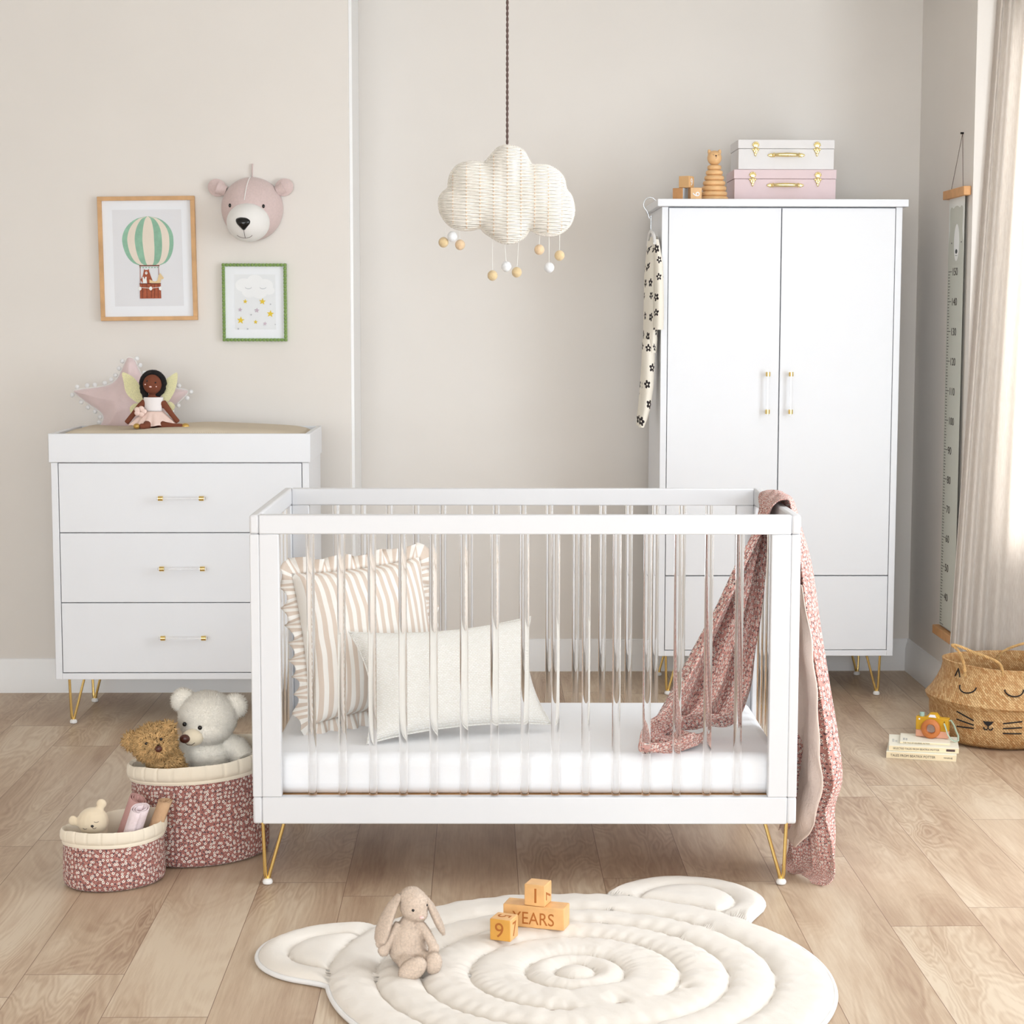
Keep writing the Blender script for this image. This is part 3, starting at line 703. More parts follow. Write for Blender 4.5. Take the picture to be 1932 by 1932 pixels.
# hair: cap and two buns
b = MB()
for i in range(26):
    a = PI*(.02+.96*i/25); r = 262
    b.ell(dp(880+cos(a)*r*.98, 470-sin(a)*r*1.02, .002), (.0125, .02, .0125), n=8, m=6)
b.ell(dp(880, 440, .02), (258*ud, .026, 270*ud))
for (x, y) in ((640, 560), (650, 640), (690, 700), (700, 760), (1110, 560), (1080, 630), (1010, 690), (980, 720)): b.ell(dp(x, y, 0), (.0135, .015, .0135), n=8, m=6)
plush(b, .003, 'hair', M['hairb'], doll, 1500, .003, .0006, curl=.9)
b = MB(); b.grid(lambda u, v: dp(885+(cos(2*PI*u))*(235-30*v+60*sin(v*PI)*0), 780+v*340, .0)+Vector((0, -sin(2*PI*u)*(.027-.004*v), 0)), 32, 8)
b.build('bodice', M['linen'], doll, solid=.0015)
def skf(u, v):
    a = 2*PI*u; r = 215+v*(330+60*sin(3*a)); f = 1+.07*v*sin(15*a)
    return dp(880+cos(a)*r*f*1.02+20*v, 1115+v*330+14*sin(9*a)*v, 0)+Vector((0, -sin(a)*(.027+.055*v)*f, 0))
MB().grid(skf, 120, 14).build('skirt', M['tulle'], doll, solid=.001)
b = MB()
for k in range(5):
    a = 2*PI*k/5; b.ell(dp(610+cos(a)*85, 1110+sin(a)*70, -.04), (.0115, .006, .010), n=10, m=6)
b.build('waist_bow', M['tulle'], doll)
for sg, pts in ((-1, [(640, 740), (560, 560), (430, 360), (290, 250), (120, 200), (150, 420), (190, 640), (300, 800), (540, 940)]), (1, [(1050, 760), (1150, 400), (1250, 300), (1430, 200), (1430, 420), (1370, 640), (1250, 850), (1180, 900)]), (-1, [(640, 960), (420, 940), (300, 1020), (290, 1120), (350, 1210), (450, 1130), (560, 1040)]), (1, [(1140, 960), (1260, 900), (1360, 980), (1350, 1070), (1290, 1120), (1180, 1040)])):
    lp = smooth_loop([(x, y) for x, y in pts], 5); poly = [((p.x-880)*ud, (1470-p.y)*ud) for p in lp]
    MB().prism(poly, .002, X=TR(0, .026, 0)).build('wing', M['wing'], doll)
for (x, y) in ((785, 385), (985, 425)): MB().ell(dp(x, y, -.0405), (.0032, .002, .003), n=10, m=6).build('eye', M['gloss_black'], doll)
for (x, y, yy) in ((742, 468, -.042), (1003, 520, -.042)): MB().ell(dp(x, y, yy), (.0026, .002, .0026), n=10, m=6).build('cheek', M['pinkdot'], doll)
MB().ell(dp(868, 523, -.0455), (.0052, .002, .003), rot=RY(.1), n=10, m=6).build('mouth', M['pinkdot'], doll)
MB().ell(dp(1710, 1455, -.07), (.015, .012, .0115)).build('shoe', M['goldleather'], doll); MB().ell(dp(590, 1440, -.10), (.013, .016, .0105)).build('shoe', M['goldleather'], doll)

# ================================================================== WALL ART
def rect(x0, x1, z0, z1): return [(x0, z0), (x1, z0), (x1, z1), (x0, z1)]
fr = thing('picture_frame', (-1.321, YL, 1.506), 'oak-framed hot air balloon print on the wall above the star cushion', 'picture', rot=(0, -.012, 0))
w, h, t = .383, .489, .016; b = MB()
for p in (rect(-w/2, w/2, 0, t), rect(-w/2, w/2, h-t, h), rect(-w/2, -w/2+t, t, h-t), rect(w/2-t, w/2, t, h-t)): b.prism(p, .026, X=TR(0, -.027, 0))
b.build('frame', M['oak'], fr, bevel=.001)
MB().prism(rect(-w/2+t, w/2-t, t, h-t), .003, X=TR(0, -.014, 0)).build('mount', M['paper'], fr)
def q1(cx, cy): return ((200+cx/10.17-278)*.002110, (605-390-cy/10.17)*.00209)
mats = [P('print_paper', (233, 233, 236), .8, var=.01), P('print_sage', (148, 192, 166), .8, var=.14, vs=30), P('print_cream', (236, 224, 208), .8, var=.04), P('print_rust', (170, 90, 62), .8, var=.2, vs=90), P('print_dark_rust', (118, 58, 42), .8), P('print_white', (246, 246, 244), .8), P('print_tan', (236, 208, 160), .8, var=.06)]
b = MB(); lay = [0]
def flat(poly, mi, conv):
    lay[0] += 1; b.prism([conv(p[0]-(p[1]-980)*.0254, p[1]) for p in poly], .0004, X=TR(0, -.0145-.00012*lay[0], 0), mi=mi)
flat([(118, 60), (1430, 60), (1480, 1910), (165, 1910)][::-1], 0, q1)
def half(y): return 490*sqrt(max(0, 1-((y-640)/455)**2)) if y < 640 else 185+305*sqrt(max(0, 1-((y-640)/482)**2))
fr_ = [-1, -.8, -.51, -.21, .245, .55, .84, 1]
for i in range(7):
    ys = [186+k*(1120-186)/24 for k in range(25)]
    cxs = lambda y: 795+35*max(0, (y-640)/480)
    poly = [(cxs(y)+half(y)*fr_[i], y) for y in ys]+[(cxs(y)+half(y)*fr_[i+1], y) for y in reversed(ys)]
    flat(poly, 1 if i % 2 == 0 else 2, q1)
flat([(630, 1120), (1018, 1120), (1018, 1142), (630, 1142)], 4, q1)
for k in range(7): flat([(650+k*56+20*cos(a*PI/4), 1155+24*abs(sin(a*PI/4))) for a in range(5)], 1, q1)
flat([(645, 1140), (655, 1140), (655, 1480), (645, 1480)], 3, q1); flat([(995, 1140), (1003, 1140), (1016, 1480), (1006, 1480)], 3, q1)
flat([(725, 1195), (745, 1215), (800, 1210), (815, 1190), (820, 1240), (850, 1330), (885, 1420), (860, 1475), (700, 1475), (655, 1400), (700, 1320)], 3, q1)
flat([(765+24*cos(a*PI/6), 1272+28*sin(a*PI/6)) for a in range(12)], 5, q1); flat([(765+8*cos(a*PI/4), 1270+8*sin(a*PI/4)) for a in range(8)], 4, q1)
flat([(700, 1475), (700, 1430), (690, 1350), (710, 1340), (735, 1395), (745, 1345), (772, 1345), (770, 1400), (780, 1475)], 5, q1)
flat([(825, 1465), (825, 1395), (850, 1405), (930, 1440), (975, 1420), (1000, 1320), (1030, 1275), (1050, 1300), (1100, 1370), (1085, 1395), (1050, 1390), (1030, 1475)], 6, q1)
flat([(640, 1475), (1040, 1475), (1050, 1762), (645, 1762)], 3, q1)
for x in (690, 770, 855, 918, 985): flat([(x, 1490), (x+10, 1490), (x+12, 1755), (x+2, 1755)], 4, q1)
flat([(636, 1470), (1044, 1470), (1044, 1488), (636, 1488)], 4, q1); flat([(660, 1545), (850, 1560), (1040, 1540), (1040, 1548), (850, 1570), (660, 1553)], 5, q1)
for x in (643, 850, 1035): flat([(x+30*cos(a*PI/6), 1570+38*sin(a*PI/6)) for a in range(12)], 5, q1)
b.build('print', mats, fr)

f2 = thing('picture_frame', (-.9025, YL, 1.424), 'small green bobble-framed print of stars under a sleeping cloud, below the bear head', 'picture')
w, h, t = .256, .308, .0115; b = MB()
for p in (rect(-w/2, w/2, 0, t), rect(-w/2, w/2, h-t, h), rect(-w/2, -w/2+t, t, h-t), rect(w/2-t, w/2, t, h-t)): b.prism(p, .02, X=TR(0, -.021, 0))
NX, NZ = 18, 22
for i in range(NX):
    for z in (t/2, h-t/2): b.ell((-w/2+t/2+(w-t)*i/(NX-1), -.021, z), (.0066, .0066, .0066), n=10, m=6)
for i in range(1, NZ-1):
    for x in (-w/2+t/2, w/2-t/2): b.ell((x, -.021, t/2+(h-t)*i/(NZ-1)), (.0066, .0066, .0066), n=10, m=6)
b.build('frame', M['green'], f2)
MB().prism(rect(-w/2+t, w/2-t, t, h-t), .003, X=TR(0, -.012, 0)).build('mount', M['paper'], f2)
def q2(cx, cy): return ((160+cx/3.864-480)*.002110, (645-290-cy/3.864)*.00209)
mats = [P('print_pale_grey', (236, 238, 240), .8), P('print_cloud', (245, 246, 247), .8), P('print_yellow', (236, 204, 66), .8), P('print_mauve', (204, 186, 198), .8), P('print_grey_ink', (190, 192, 198), .8)]
b = MB(); lay[0] = 0
def flat2(poly, mi): lay[0] += 1; b.prism([q2(*p) for p in poly], .0004, X=TR(0, -.0125-.00012*lay[0], 0), mi=mi)
flat2([(1090, 882), (1388, 882), (1390, 1285), (1092, 1285)][::-1], 0)
for (x, y, r) in ((1160, 960, 62), (1240, 930, 58), (1310, 965, 62), (1200, 1010, 55), (1270, 1010, 60), (1345, 1000, 38)): flat2([(x+r*cos(a*PI/10), y+r*.8*sin(a*PI/10)) for a in range(20)], 1)
for x in (1192, 1298): flat2([(x+24*cos(PI*a/8), 975+14*sin(PI*a/8)) for a in range(9)]+[(x+22*cos(PI*a/8), 974+11*sin(PI*a/8)) for a in range(8, -1, -1)], 4)
for (x, y, r, m_) in ((1168, 1080, 18, 2), (1293, 1080, 26, 2), (1350, 1170, 28, 2), (1133, 1218, 29, 2), (1242, 1230, 17, 2), (1130, 1140, 17, 3), (1252, 1145, 20, 3), (1310, 1242, 16, 3), (1352, 1100, 8, 4), (1210, 1177, 8, 4), (1115, 1280, 9, 4), (1183, 1281, 9, 4), (1385, 1248, 6, 4)):
    flat2([(x+r*(1 if k % 2 == 0 else .42)*sin(k*PI/5+.1), y-r*(1 if k % 2 == 0 else .42)*cos(k*PI/5+.1)) for k in range(10)], m_)
b.build('print', mats, f2)

# bear head on the wall
ub = .00211/9.66
bh = thing('felt_bear_head', (at(471, 400, 7.5).x, YL, 1.815), 'pink felt bear head with white snout on the wall, right of the balloon print', 'wall decoration')
ox, oz = 980, 1580
def bp(cx, cy, y=0): return Vector(((cx-ox)*ub, y, (oz-cy)*ub))
b = MB()
m_ = 26
def dome(u, v):
    a = 2*PI*u; r = min(1, v*1.0); rr = sin(r*PI/2); dep = cos(r*PI/2)
    c0 = Vector((985, 960)); x = c0.x+cos(a)*560*rr; y = c0.y-sin(a)*(555 if sin(a) > 0 else 590)*rr
    return bp(x, y, -.008-.105*dep)
b.grid(dome, 56, 18); b.cyl(bp(985, 960, -.001), bp(985, 960, -.009), 555*ub, 48)
b.build('head', M['felt_pink'], bh, weld=True)
b = MB()
b.ell(bp(950, 1235, -.088), (388*ub, .082, 345*ub), rot=RX(-.25), n=32, m=20); b.build('snout', M['felt_white'], bh)
b = MB(); lp = smooth_loop([(780, 1200), (840, 1172), (905, 1168), (970, 1176), (1028, 1215), (1030, 1270), (980, 1330), (912, 1390), (850, 1340), (790, 1270)], 4)
poly = [((p.x-905)*ub, (1270-p.y)*ub) for p in lp]
def nosef(u, v):
    p = lp[int(u*len(lp)) % len(lp)]; x, z = (p.x-905)*v, (1270-p.y)*v
    return Vector((x*ub, -.010*sqrt(max(0, 1-v*v))+.02*(abs(v)**2)*.25, z*ub))
nz = MB(); nz.grid(nosef, len(lp), 8, X=TR(bp(905, 1270, -.168)) @ RX(.12)); nz.build('nose', M['gloss_black'], bh, solid=.002)
MB().tube([bp(912, 1385, -.166), bp(918, 1450, -.156), bp(922, 1520, -.140)], .0009, 6).build('seam', M['stitch_b'], bh)
MB().tube([bp(922+150*sin(t), 1440+85*cos(t), -.1515-.013*(abs(t)/1.1)+.016*cos(t)) for t in [x*.22-1.1 for x in range(11)]], .0008, 6).build('mouth', M['stitch_b'], bh)
for (x, y) in ((628, 935), (1237, 950)):
    rr = math.hypot(x-985, y-960)/560; MB().ell(bp(x, y, -.010-.105*sqrt(1-rr*rr)), (.0055, .004, .0078)).build('eye', M['gloss_black'], bh)
MB().tube([bp(x_, y_, -.0095-.105*sqrt(max(0, 1-(math.hypot(x_-985, y_-960)/556)**2))) for x_, y_ in ((962, 407), (958, 425), (952, 460), (945, 500), (934, 570), (924, 640), (914, 710), (906, 780), (900, 840))], .0019, 6).build('seam', M['felt_white'], bh)
for sg, (ex, ey) in ((-1, (360, 600)), (1, (1570, 590))):
    T = TR(bp(ex, ey, -.022)) @ RY(sg*-.5)
    b = MB(); b.grid(lambda u, v: Vector((cos(2*PI*u)*.036*v*1.05, .012*(v*v)-.012-.006*sin(2*PI*u)*v*0, sin(2*PI*u)*.034*v)), 28, 6, X=T)
    b.ell((0, .004, 0), (.036, .012, .034), X=T); b.tube([T @ Vector((0, 0, 0)), bp(520 if sg < 0 else 1440, 660, -.02)], [.026, .020], 12)
    b.build('ear', M['felt_pink'], bh)
b = MB(); b.tube([bp(985, 410, -.006), bp(988, 300, -.008), bp(995, 170, -.010), bp(1000, 165, -.006), bp(992, 300, -.004), bp(990, 410, -.003)], .0045, 6, flat=.4); b.build('hanging_loop', M['felt_pink'], bh)

# ================================================================== CLOUD LAMP
LY = 6.3; ul = .00177165/6.0375
lo = at(957, 276, LY)
lamp = thing('cloud_lamp', (lo.x, LY, lo.z), 'white rattan cloud pendant lamp with felt balls, hanging from a twisted brown cord', 'pendant lamp')
def lp_(cx, cy, y=0): return Vector(((cx-948)*ul, y, (215-cy)*ul))
cl = [(945, 215), (1060, 235), (1140, 290), (1190, 380), (1225, 425), (1310, 425), (1420, 440), (1520, 500), (1580, 580), (1605, 690), (1660, 760), (1690, 860), (1695, 960), (1660, 1070), (1590, 1150), (1500, 1195), (1400, 1205), (1280, 1180), (1205, 1140), (1150, 1210), (1060, 1270), (960, 1290), (860, 1270), (760, 1210), (690, 1160), (650, 1120), (560, 1140), (470, 1145), (380, 1130), (290, 1080), (220, 990), (190, 900), (190, 800), (230, 730), (290, 680), (300, 600), (330, 510), (400, 430), (500, 395), (600, 390), (700, 400), (760, 330), (830, 255), (890, 225)]
CL = smooth_loop(cl, 3); nC = len(CL)
def dist_in(x, y):
    best = 1e9; ins = False
    for i in range(nC):
        a, c_ = CL[i], CL[(i+1) % nC]
        ax, ay, bx_, by_ = a.x, a.y, c_.x, c_.y; vx, vy = bx_-ax, by_-ay
        t = max(0, min(1, ((x-ax)*vx+(y-ay)*vy)/(vx*vx+vy*vy+1e-9))); dx, dy = x-ax-vx*t, y-ay-vy*t
        d2 = dx*dx+dy*dy; best = min(best, d2)
        if (ay > y) != (by_ > y) and x < (bx_-ax)*(y-ay)/(by_-ay)+ax: ins = not ins
    return sqrt(best) if ins else 0
def span(y):
    xs = []
    for i in range(nC):
        a, c_ = CL[i], CL[(i+1) % nC]
        if (a.y > y) != (c_.y > y): xs.append((c_.x-a.x)*(y-a.y)/(c_.y-a.y)+a.x)
    xs.sort(); return [(xs[i], xs[i+1]) for i in range(0, len(xs)-1, 2)]
def depth(x, y):
    d = min(1, dist_in(x, y)/330); return .012+.070*sqrt(max(0, 1-(1-d)**2))
RIB = 165.0
b = MB(); rows = 0; y = 228
while y < 1284:
    for (xa, xb) in span(y):
        if xb-xa < 40: continue
        k = max(3, int((xb-xa)/26)); ph = (rows % 2)*PI
        for sd in (-1, 1):
            pts = []
            for i in range(k+1):
                x = xa+(xb-xa)*i/k; dd = depth(x, y); wob = .0034*cos(2*PI*(x-948)/(RIB*2)+ph)
                pts.append(lp_(x, y+5*sin(x*.008), sd*(dd+wob)))
            b.tube(pts, .0026, 5)
    y += 19.5; rows += 1
b.build('woven_shade', M['rattan'], lamp)
b = MB()
for k in range(-5, 6):
    x = 948+k*RIB*.92
    ys = [yy for yy in range(220, 1290, 24) if dist_in(x, yy) > 8]
    for sd in (-1, 1):
        run = [lp_(x, yy, sd*(depth(x, yy)-.001)) for yy in ys]
        if len(run) > 3: b.tube(run, .0022, 5)
b.build('shade_rib', M['rattan_in'], lamp)
b = MB()
for sd in (-1, 1): b.tube([lp_(p.x, p.y, sd*.012) for p in CL], .0035, 6, closed=True)
for i in range(0, nC):
    for t in (0, .5):
        p = CL[i]+(CL[(i+1) % nC]-CL[i])*t; c_ = Vector((948, 760)); q = p+(p-c_).normalized()*14; r_ = p-(p-c_).normalized()*45
        b.tube([lp_(r_.x, r_.y, -.026), lp_(q.x, q.y, -.012), lp_(q.x, q.y, .012), lp_(r_.x, r_.y, .026)], .0020, 4)
b.build('rim', M['rattan'], lamp)
for (tx, ty, bx_, by_, m_, yy) in ((260, 1085, 230, 1285, 'pom_b', 0), (305, 1105, 330, 1222, 'pom', -.012), (410, 1130, 417, 1312, 'pom_p', .0), (780, 1215, 783, 1655, 'pom_b', 0), (920, 1270, 940, 1555, 'pom', 0), (1080, 1240, 1057, 1618, 'pom_b', 0), (1315, 1175, 1312, 1365, 'pom_p', 0), (1420, 1185, 1423, 1565, 'pom', 0), (1540, 1165, 1540, 1430, 'pom_b', 0)):
    s_ = MB().tube([lp_(tx, ty, yy*.5), lp_(bx_, by_, yy)], .0009, 5).build('string', M['string'], lamp)
    MB().ell(lp_(bx_, by_, yy), (.0168, .0168, .0175), n=20, m=12).build('felt_ball', M[m_], s_)
b = MB(); top = H-lo.z
for s_ in (0, PI):
    b.tube([(.0022*cos(i*.55+s_), .0022*sin(i*.55+s_), top*i/260-.004) for i in range(261)], .0026, 6)
b.build('cord', M['cord'], lamp)
MB().ell((0, 0, -.17), (.028, .028, .036)).cyl((0, 0, -.13), (0, 0, -.03), .018).build('bulb', M['foot'], lamp)

# ================================================================== WARDROBE
WX, WY, WW, WDp = .7095, 7.46, .9465, .50
wd = thing('wardrobe', (WX, WY, 0), 'tall white two-door wardrobe with gold-tipped handles and hairpin legs in the right corner', 'wardrobe')
wz0, wz1 = .167, 1.952
b = MB(); b.box(0, .025, 0, WDp, wz0, wz1); b.box(WW-.025, WW, 0, WDp, wz0, wz1); b.box(.025, WW-.025, 0, WDp, wz0, wz0+.023); b.box(.025, WW-.025, .03, WDp, wz0+.023, wz1)
b.build('body', M['white'], wd, bevel=.0015)
MB().box(-.019, WW+.019, -.022, WDp+.01, wz1+.001, wz1+.030).build('top_board', M['white'], wd, bevel=.002)
mid = .471
for x0, x1, hx in ((.0275, mid-.002, 1.131-WX), (mid+.002, WW-.0275, 1.2225-WX)):
    dd = MB().box(x0, x1, 0, .028, .4945, wz1-.004).build('door', M['white'], wd, bevel=.0015); pull(dd, hx, 1.2245, 0, .148, False)
dd = MB().box(.0275, WW-.0275, 0, .028, .1925, .4905).build('drawer', M['white'], wd, bevel=.0015)
for (x, y, dx, dy) in ((.036, .045, 1, 1), (WW-.045, .03, -1, 1), (.036, WDp-.04, 1, -1), (WW-.04, WDp-.03, -1, -1)):
    hairpin(wd, x, y, wz0, dx, dy, .053)
TZ = wz1+.031

# suitcases
def suitcase(px0, px1, hgt, z0, m, label, lidh, y0):
    p0, p1 = at(px0, 345, y0), at(px1, 345, y0); w = p1.x-p0.x
    r = thing('suitcase', ((p0.x+p1.x)/2, y0, z0), label, 'suitcase', 'keepsake suitcases on the wardrobe')
    MB().box(-w/2+.002, w/2-.002, 0, .23, 0, hgt-lidh-.001).build('case_body', M[m], r, bevel=.002)
    MB().box(-w/2, w/2, -.002, .232, hgt-lidh, hgt).build('lid', M[m], r, bevel=.002)
    zc = hgt-lidh
    for sx in (-1, 1):
        x = sx*w*.318; b = MB()
        b.ell((x, -.004, zc+.012), (.011, .003, .011), n=14, m=8)
        for k in range(7):
            a = PI*k/6; b.ell((x+cos(a)*.011, -.005, zc+.013+sin(a)*.011), (.0036, .0026, .0036), n=8, m=6)
        b.ell((x, -.004, zc-.008), (.010, .003, .013), n=14, m=8); b.ell((x, -.008, zc-.004), (.0045, .004, .011), n=10, m=8)
        b.ell((x, -.004, zc-.022), (.005, .003, .009), n=10, m=8)
        for k in (-1, 1): b.ell((x+k*.011, -.004, zc-.003), (.004, .0026, .005), n=8, m=6)
        b.build('clasp', M['brass'], r)
    zh = zc-.026; b = MB()
    b.tube([(-.052, -.004, zh), (-.046, -.016, zh), (-.03, -.023, zh), (0, -.026, zh), (.03, -.023, zh), (.046, -.016, zh), (.052, -.004, zh)], [.006, .007, .008, .009, .008, .007, .006], 10)
    for k in (-1, 1):
        b.ell((k*.058, -.003, zh), (.013, .003, .008), n=14, m=8); b.ell((k*.050, -.012, zh), (.005, .009, .010), n=10, m=8); b.ell((k*.069, -.004, zh), (.005, .003, .005), n=8, m=6)
    b.build('handle', M['brass'], r); return r
SY = 7.57
hA, hB = .1225, .1165
suitcase(1384.5, 1578, hA, TZ, 'pinkbox', 'pink keepsake suitcase with brass clasps, lower one on top of the wardrobe', .036, SY)
suitcase(1391.5, 1573.5, hB, TZ+hA+.001, 'greybox', 'pale grey keepsake suitcase with brass clasps, stacked on the pink one', .035, SY+.005)

# ring stacker with bear head
us = .00213/12.88
c0 = at(1347, 374, 7.56)
rs = thing('stacking_toy', (c0.x, 7.56, TZ), 'wooden ring stacker with a bear head, standing on the wardrobe left of the suitcases', 'toy')
zz = 0
rings = [(340, 92), (318, 120), (300, 128), (272, 120), (240, 122), (208, 122), (172, 120)]
for i, (r, h_) in enumerate(rings):
    r *= us; h_ *= us; a = h_/2
    prof = [(r*.3, zz), (r-a*.8, zz), (r-a*.2, zz+a*.35), (r, zz+a), (r-a*.2, zz+a*1.65), (r-a*.8, zz+h_), (r*.3, zz+h_)]
    MB().lathe(prof, 40).build('ring', M['beech'] if i % 2 else M['oak'] if i == 3 else M['beech'], rs); zz += h_+.0004
hz = zz+165*us
b = MB(); b.ell((0, 0, hz), (172*us, 172*us, 178*us), n=28, m=18)
for k in (-1, 1): b.lathe([(.0085, -.012), (.008, 0), (.0045, .007), (.0006, .0095)], 12, X=TR(k*120*us, .002, hz+150*us) @ RY(k*.35))
hd = b.build('bear_head', M['beech'], rs)
for k in (-1, 1): MB().ell((k*65*us+.003, -.0275+(.001), hz+62*us), (.0013, .0008, .0013), n=8, m=6).build('eye', M['stitch_b'], hd)
MB().ell((.003, -.0290, hz+38*us), (.0038, .0012, .0032), n=10, m=6).build('nose', M['nose_b'], hd)
MB().tube([(.003+x*.0012, -.0290+abs(x)*.0004, hz-.0006-.0024*(1-abs(x)/4)) for x in (-4, -2, 0, 2, 4)], .0005, 5).build('mouth', M['stitch_b'], hd)

# small printed blocks on the wardrobe
def block(x, y, z, s, rot, mats_, label, group, name='wooden_block', long=1):
    r = thing(name, (x, y, z), label, 'toy block', group, rot=(0, 0, rot))
    b = MB(); L_ = s*long; v = [(xx, yy, zz_) for zz_ in (0, s) for yy in (-s/2, s/2) for xx in (-L_/2, L_/2)]
    for f, mi in (((0, 2, 3, 1), 0), ((4, 5, 7, 6), 0), ((0, 1, 5, 4), 1), ((2, 6, 7, 3), 0), ((0, 4, 6, 2), 2), ((1, 3, 7, 5), 3)):
        b.add([v[i] for i in f], [(0, 1, 2, 3)], mi=mi)
    o = b.build('block_body', [M[q] for q in mats_], r, bevel=s*.045, weld=True); return r
g = None
bs = .0455
def xz(px, py, Y): p = at(px, py, Y); return p.x
r1 = block(xz(1283.5, 365, 7.53), 7.53, TZ, bs, -.55, ['beech_d', 'beech_d', 'beech_d', 'dotsb'], 'small wooden block with a speckled blue side, lowest left on the wardrobe', 'printed blocks on the wardrobe')
r2 = block(xz(1311, 365, 7.505), 7.505, TZ, bs, .13, ['beech', 'beech', 'beech_d', 'beech'], 'small wooden block with a white 9 lying sideways, below the dotted block', 'printed blocks on the wardrobe')
text('number_print', '9', .040, (-.014, -bs/2-.0006, .030), (0, 0, -1), (1, 0, 0), M['paper'], r2, align='LEFT')
r3 = block(xz(1295, 345, 7.525), 7.525, TZ+bs+.001, bs, -.55, ['beech', 'dots', 'beech', 'beech'], 'small dotted wooden block with a white 9 on its side, on top of two others', 'printed blocks on the wardrobe')
text('number_print', '9', .040, (bs/2+.0006, -.011, .009), (0, 1, 0), (0, 0, 1), M['paper'], r3)

# ------------------------------------------------ romper on a hanger
rp = thing('romper', (at(1232, 445, 7.56).x, 7.56, at(1232, 805, 7.56).z), 'cream baby romper with black flowers hanging on the left side of the wardrobe', 'clothing')
ro = Vector(rp.location)
def loft(secs, n=20, m_=None):
    """secs: px centre, py, half width px, half depth in y, y"""
    vs = []; us = []; k = 0; ln = 0
    for i, (cx, cy, hw, hd, yy) in enumerate(secs):
        p = at(cx, cy, yy)-ro; h_ = hw*yy/F
        for j in range(n+1):
            a = 2*PI*j/n; vs.append(p+Vector((cos(a)*h_, sin(a)*hd, 0))); us.append((j/n*4*max(.03, hd), -p.z))
    m = len(secs)
    fs = [(i*(n+1)+j, i*(n+1)+j+1, (i+1)*(n+1)+j+1, (i+1)*(n+1)+j) for i in range(m-1) for j in range(n)]
    fs += [tuple(range(n))[::-1], tuple((m-1)*(n+1)+j for j in range(n))]
    return vs, fs, us
b = MB()
for secs in ([(1234, 447, 7, .03, 7.56), (1232, 470, 10, .07, 7.56), (1229, 520, 13, .10, 7.55), (1228, 580, 13, .105, 7.55), (1227, 640, 13, .11, 7.55), (1226, 665, 12, .10, 7.55)],
             [(1224, 640, 12, .05, 7.50), (1223, 690, 12, .05, 7.50), (1222, 730, 11, .048, 7.50), (1218, 770, 9, .04, 7.49), (1213, 792, 8, .035, 7.48), (1210, 806, 5, .03, 7.47)],
             [(1224, 640, 12, .05, 7.60), (1221, 690, 11, .05, 7.60), (1217, 730, 10, .045, 7.60), (1212, 765, 8, .04, 7.60), (1208, 788, 7, .035, 7.6), (1205, 802, 4, .03, 7.6)]):
    b.add(*loft(secs), smooth=True)
b.build('suit_body', M['suit'], rp)
MB().add(*loft([(1238, 452, 5, .03, 7.47), (1243, 500, 8, .035, 7.415), (1243.5, 560, 9, .036, 7.405), (1243, 600, 9.5, .038, 7.405), (1242, 622, 9.5, .038, 7.405)]), smooth=True).build('sleeve', M['suit'], rp)
MB().add(*loft([(1226, 455, 4, .03, 7.64), (1224, 500, 7, .035, 7.69), (1222, 560, 7, .035, 7.70), (1221, 605, 7, .035, 7.70)]), smooth=True).build('sleeve', M['suit'], rp)
hg = thing('coat_hanger', (at(1228, 440, 7.56).x, 7.56, at(1228, 440, 7.56).z), 'white hanger hooked over the wardrobe top edge, holding the flowered romper', 'hanger')
ho = Vector(hg.location); top_ = Vector((WX-.024, 7.56, TZ+.004))-ho
b = MB(); b.tube([Vector((0, 0, 0)), Vector((0, 0, .07)), top_+Vector((-.016, 0, -.075))]+[top_+Vector((-.014+.026*cos(a_), 0, -.020+.028*sin(a_))) for a_ in [4.2-k_*.36 for k_ in range(11)]], .0022, 8); b.build('hook', M['hook'], hg)
MB().tube([(.004, -.13, -.045), (.004, -.10, -.016), (.002, -.05, .002), (0, 0, .008), (.0, .05, .002), (0, .10, -.02), (0, .13, -.045)], .0065, 8).build('shoulder_bar', M['foot'], hg)

# ================================================================== GROWTH CHART on the right wall
gc = thing('growth_chart', (XR, 7.33, .30), 'sage paper height chart with a bear face and oak bars, hanging on the right wall', 'growth chart')
cxw = XR-.012-XR     # local x of the paper
def gp(dy, z, dx=-.012): return Vector((dx, dy, z-.30))
yC = 0.0; hw = .117
b = MB(); b.box(-.0136, -.0124, -hw, hw, 0, 1.69); b.build('paper', M['sagepaper'], gc)
for z in (1.682, -.030): 
    o = MB().box(-.030, -.002, -.162, .162, z-(.014 if z < 0 else 0), z+.034-(.014 if z < 0 else 0)).build('bar', M['barwood'], gc, bevel=.002)
nail = Vector((-.004, -.02, 1.925))
MB().tube([Vector((-.016, .085, 1.716)), nail, Vector((-.016, -.095, 1.716))], .0011, 6).build('hanging_string', M['cord'], gc)
MB().cyl(nail+Vector((.004, 0, 0)), nail+Vector((-.008, 0, 0)), .004, 10).build('nail', M['black'], gc)
# white edges + bear face of the print
def yzpoly(b_, pts, x, mi=0, t=.0003):
    pts = [(p[0], 1.425+(p[1]-1.30)*.6761) for p in pts]
    n_ = len(pts); vs = [(x, p[0], p[1]) for p in pts]+[(x-t, p[0], p[1]) for p in pts]
    b_.add(vs, [tuple(range(n_)), tuple(range(2*n_-1, n_-1, -1))]+[(i, (i+1) % n_, (i+1) % n_+n_, i+n_) for i in range(n_)], mi=mi)
b = MB(); mats = [P('chart_white', (238, 239, 234), .8), P('chart_body', (204, 205, 194), .8), P('chart_snout', (244, 244, 242), .8), P('chart_dark', (66, 68, 72), .8)]
yzpoly(b, [(-hw, 1.30), (hw, 1.30), (hw, 1.689), (-hw, 1.689)], -.0138, 0)
bd = [(hw, 1.30), (hw*.96, 1.42), (hw*.80, 1.50), (hw*.84, 1.56)]
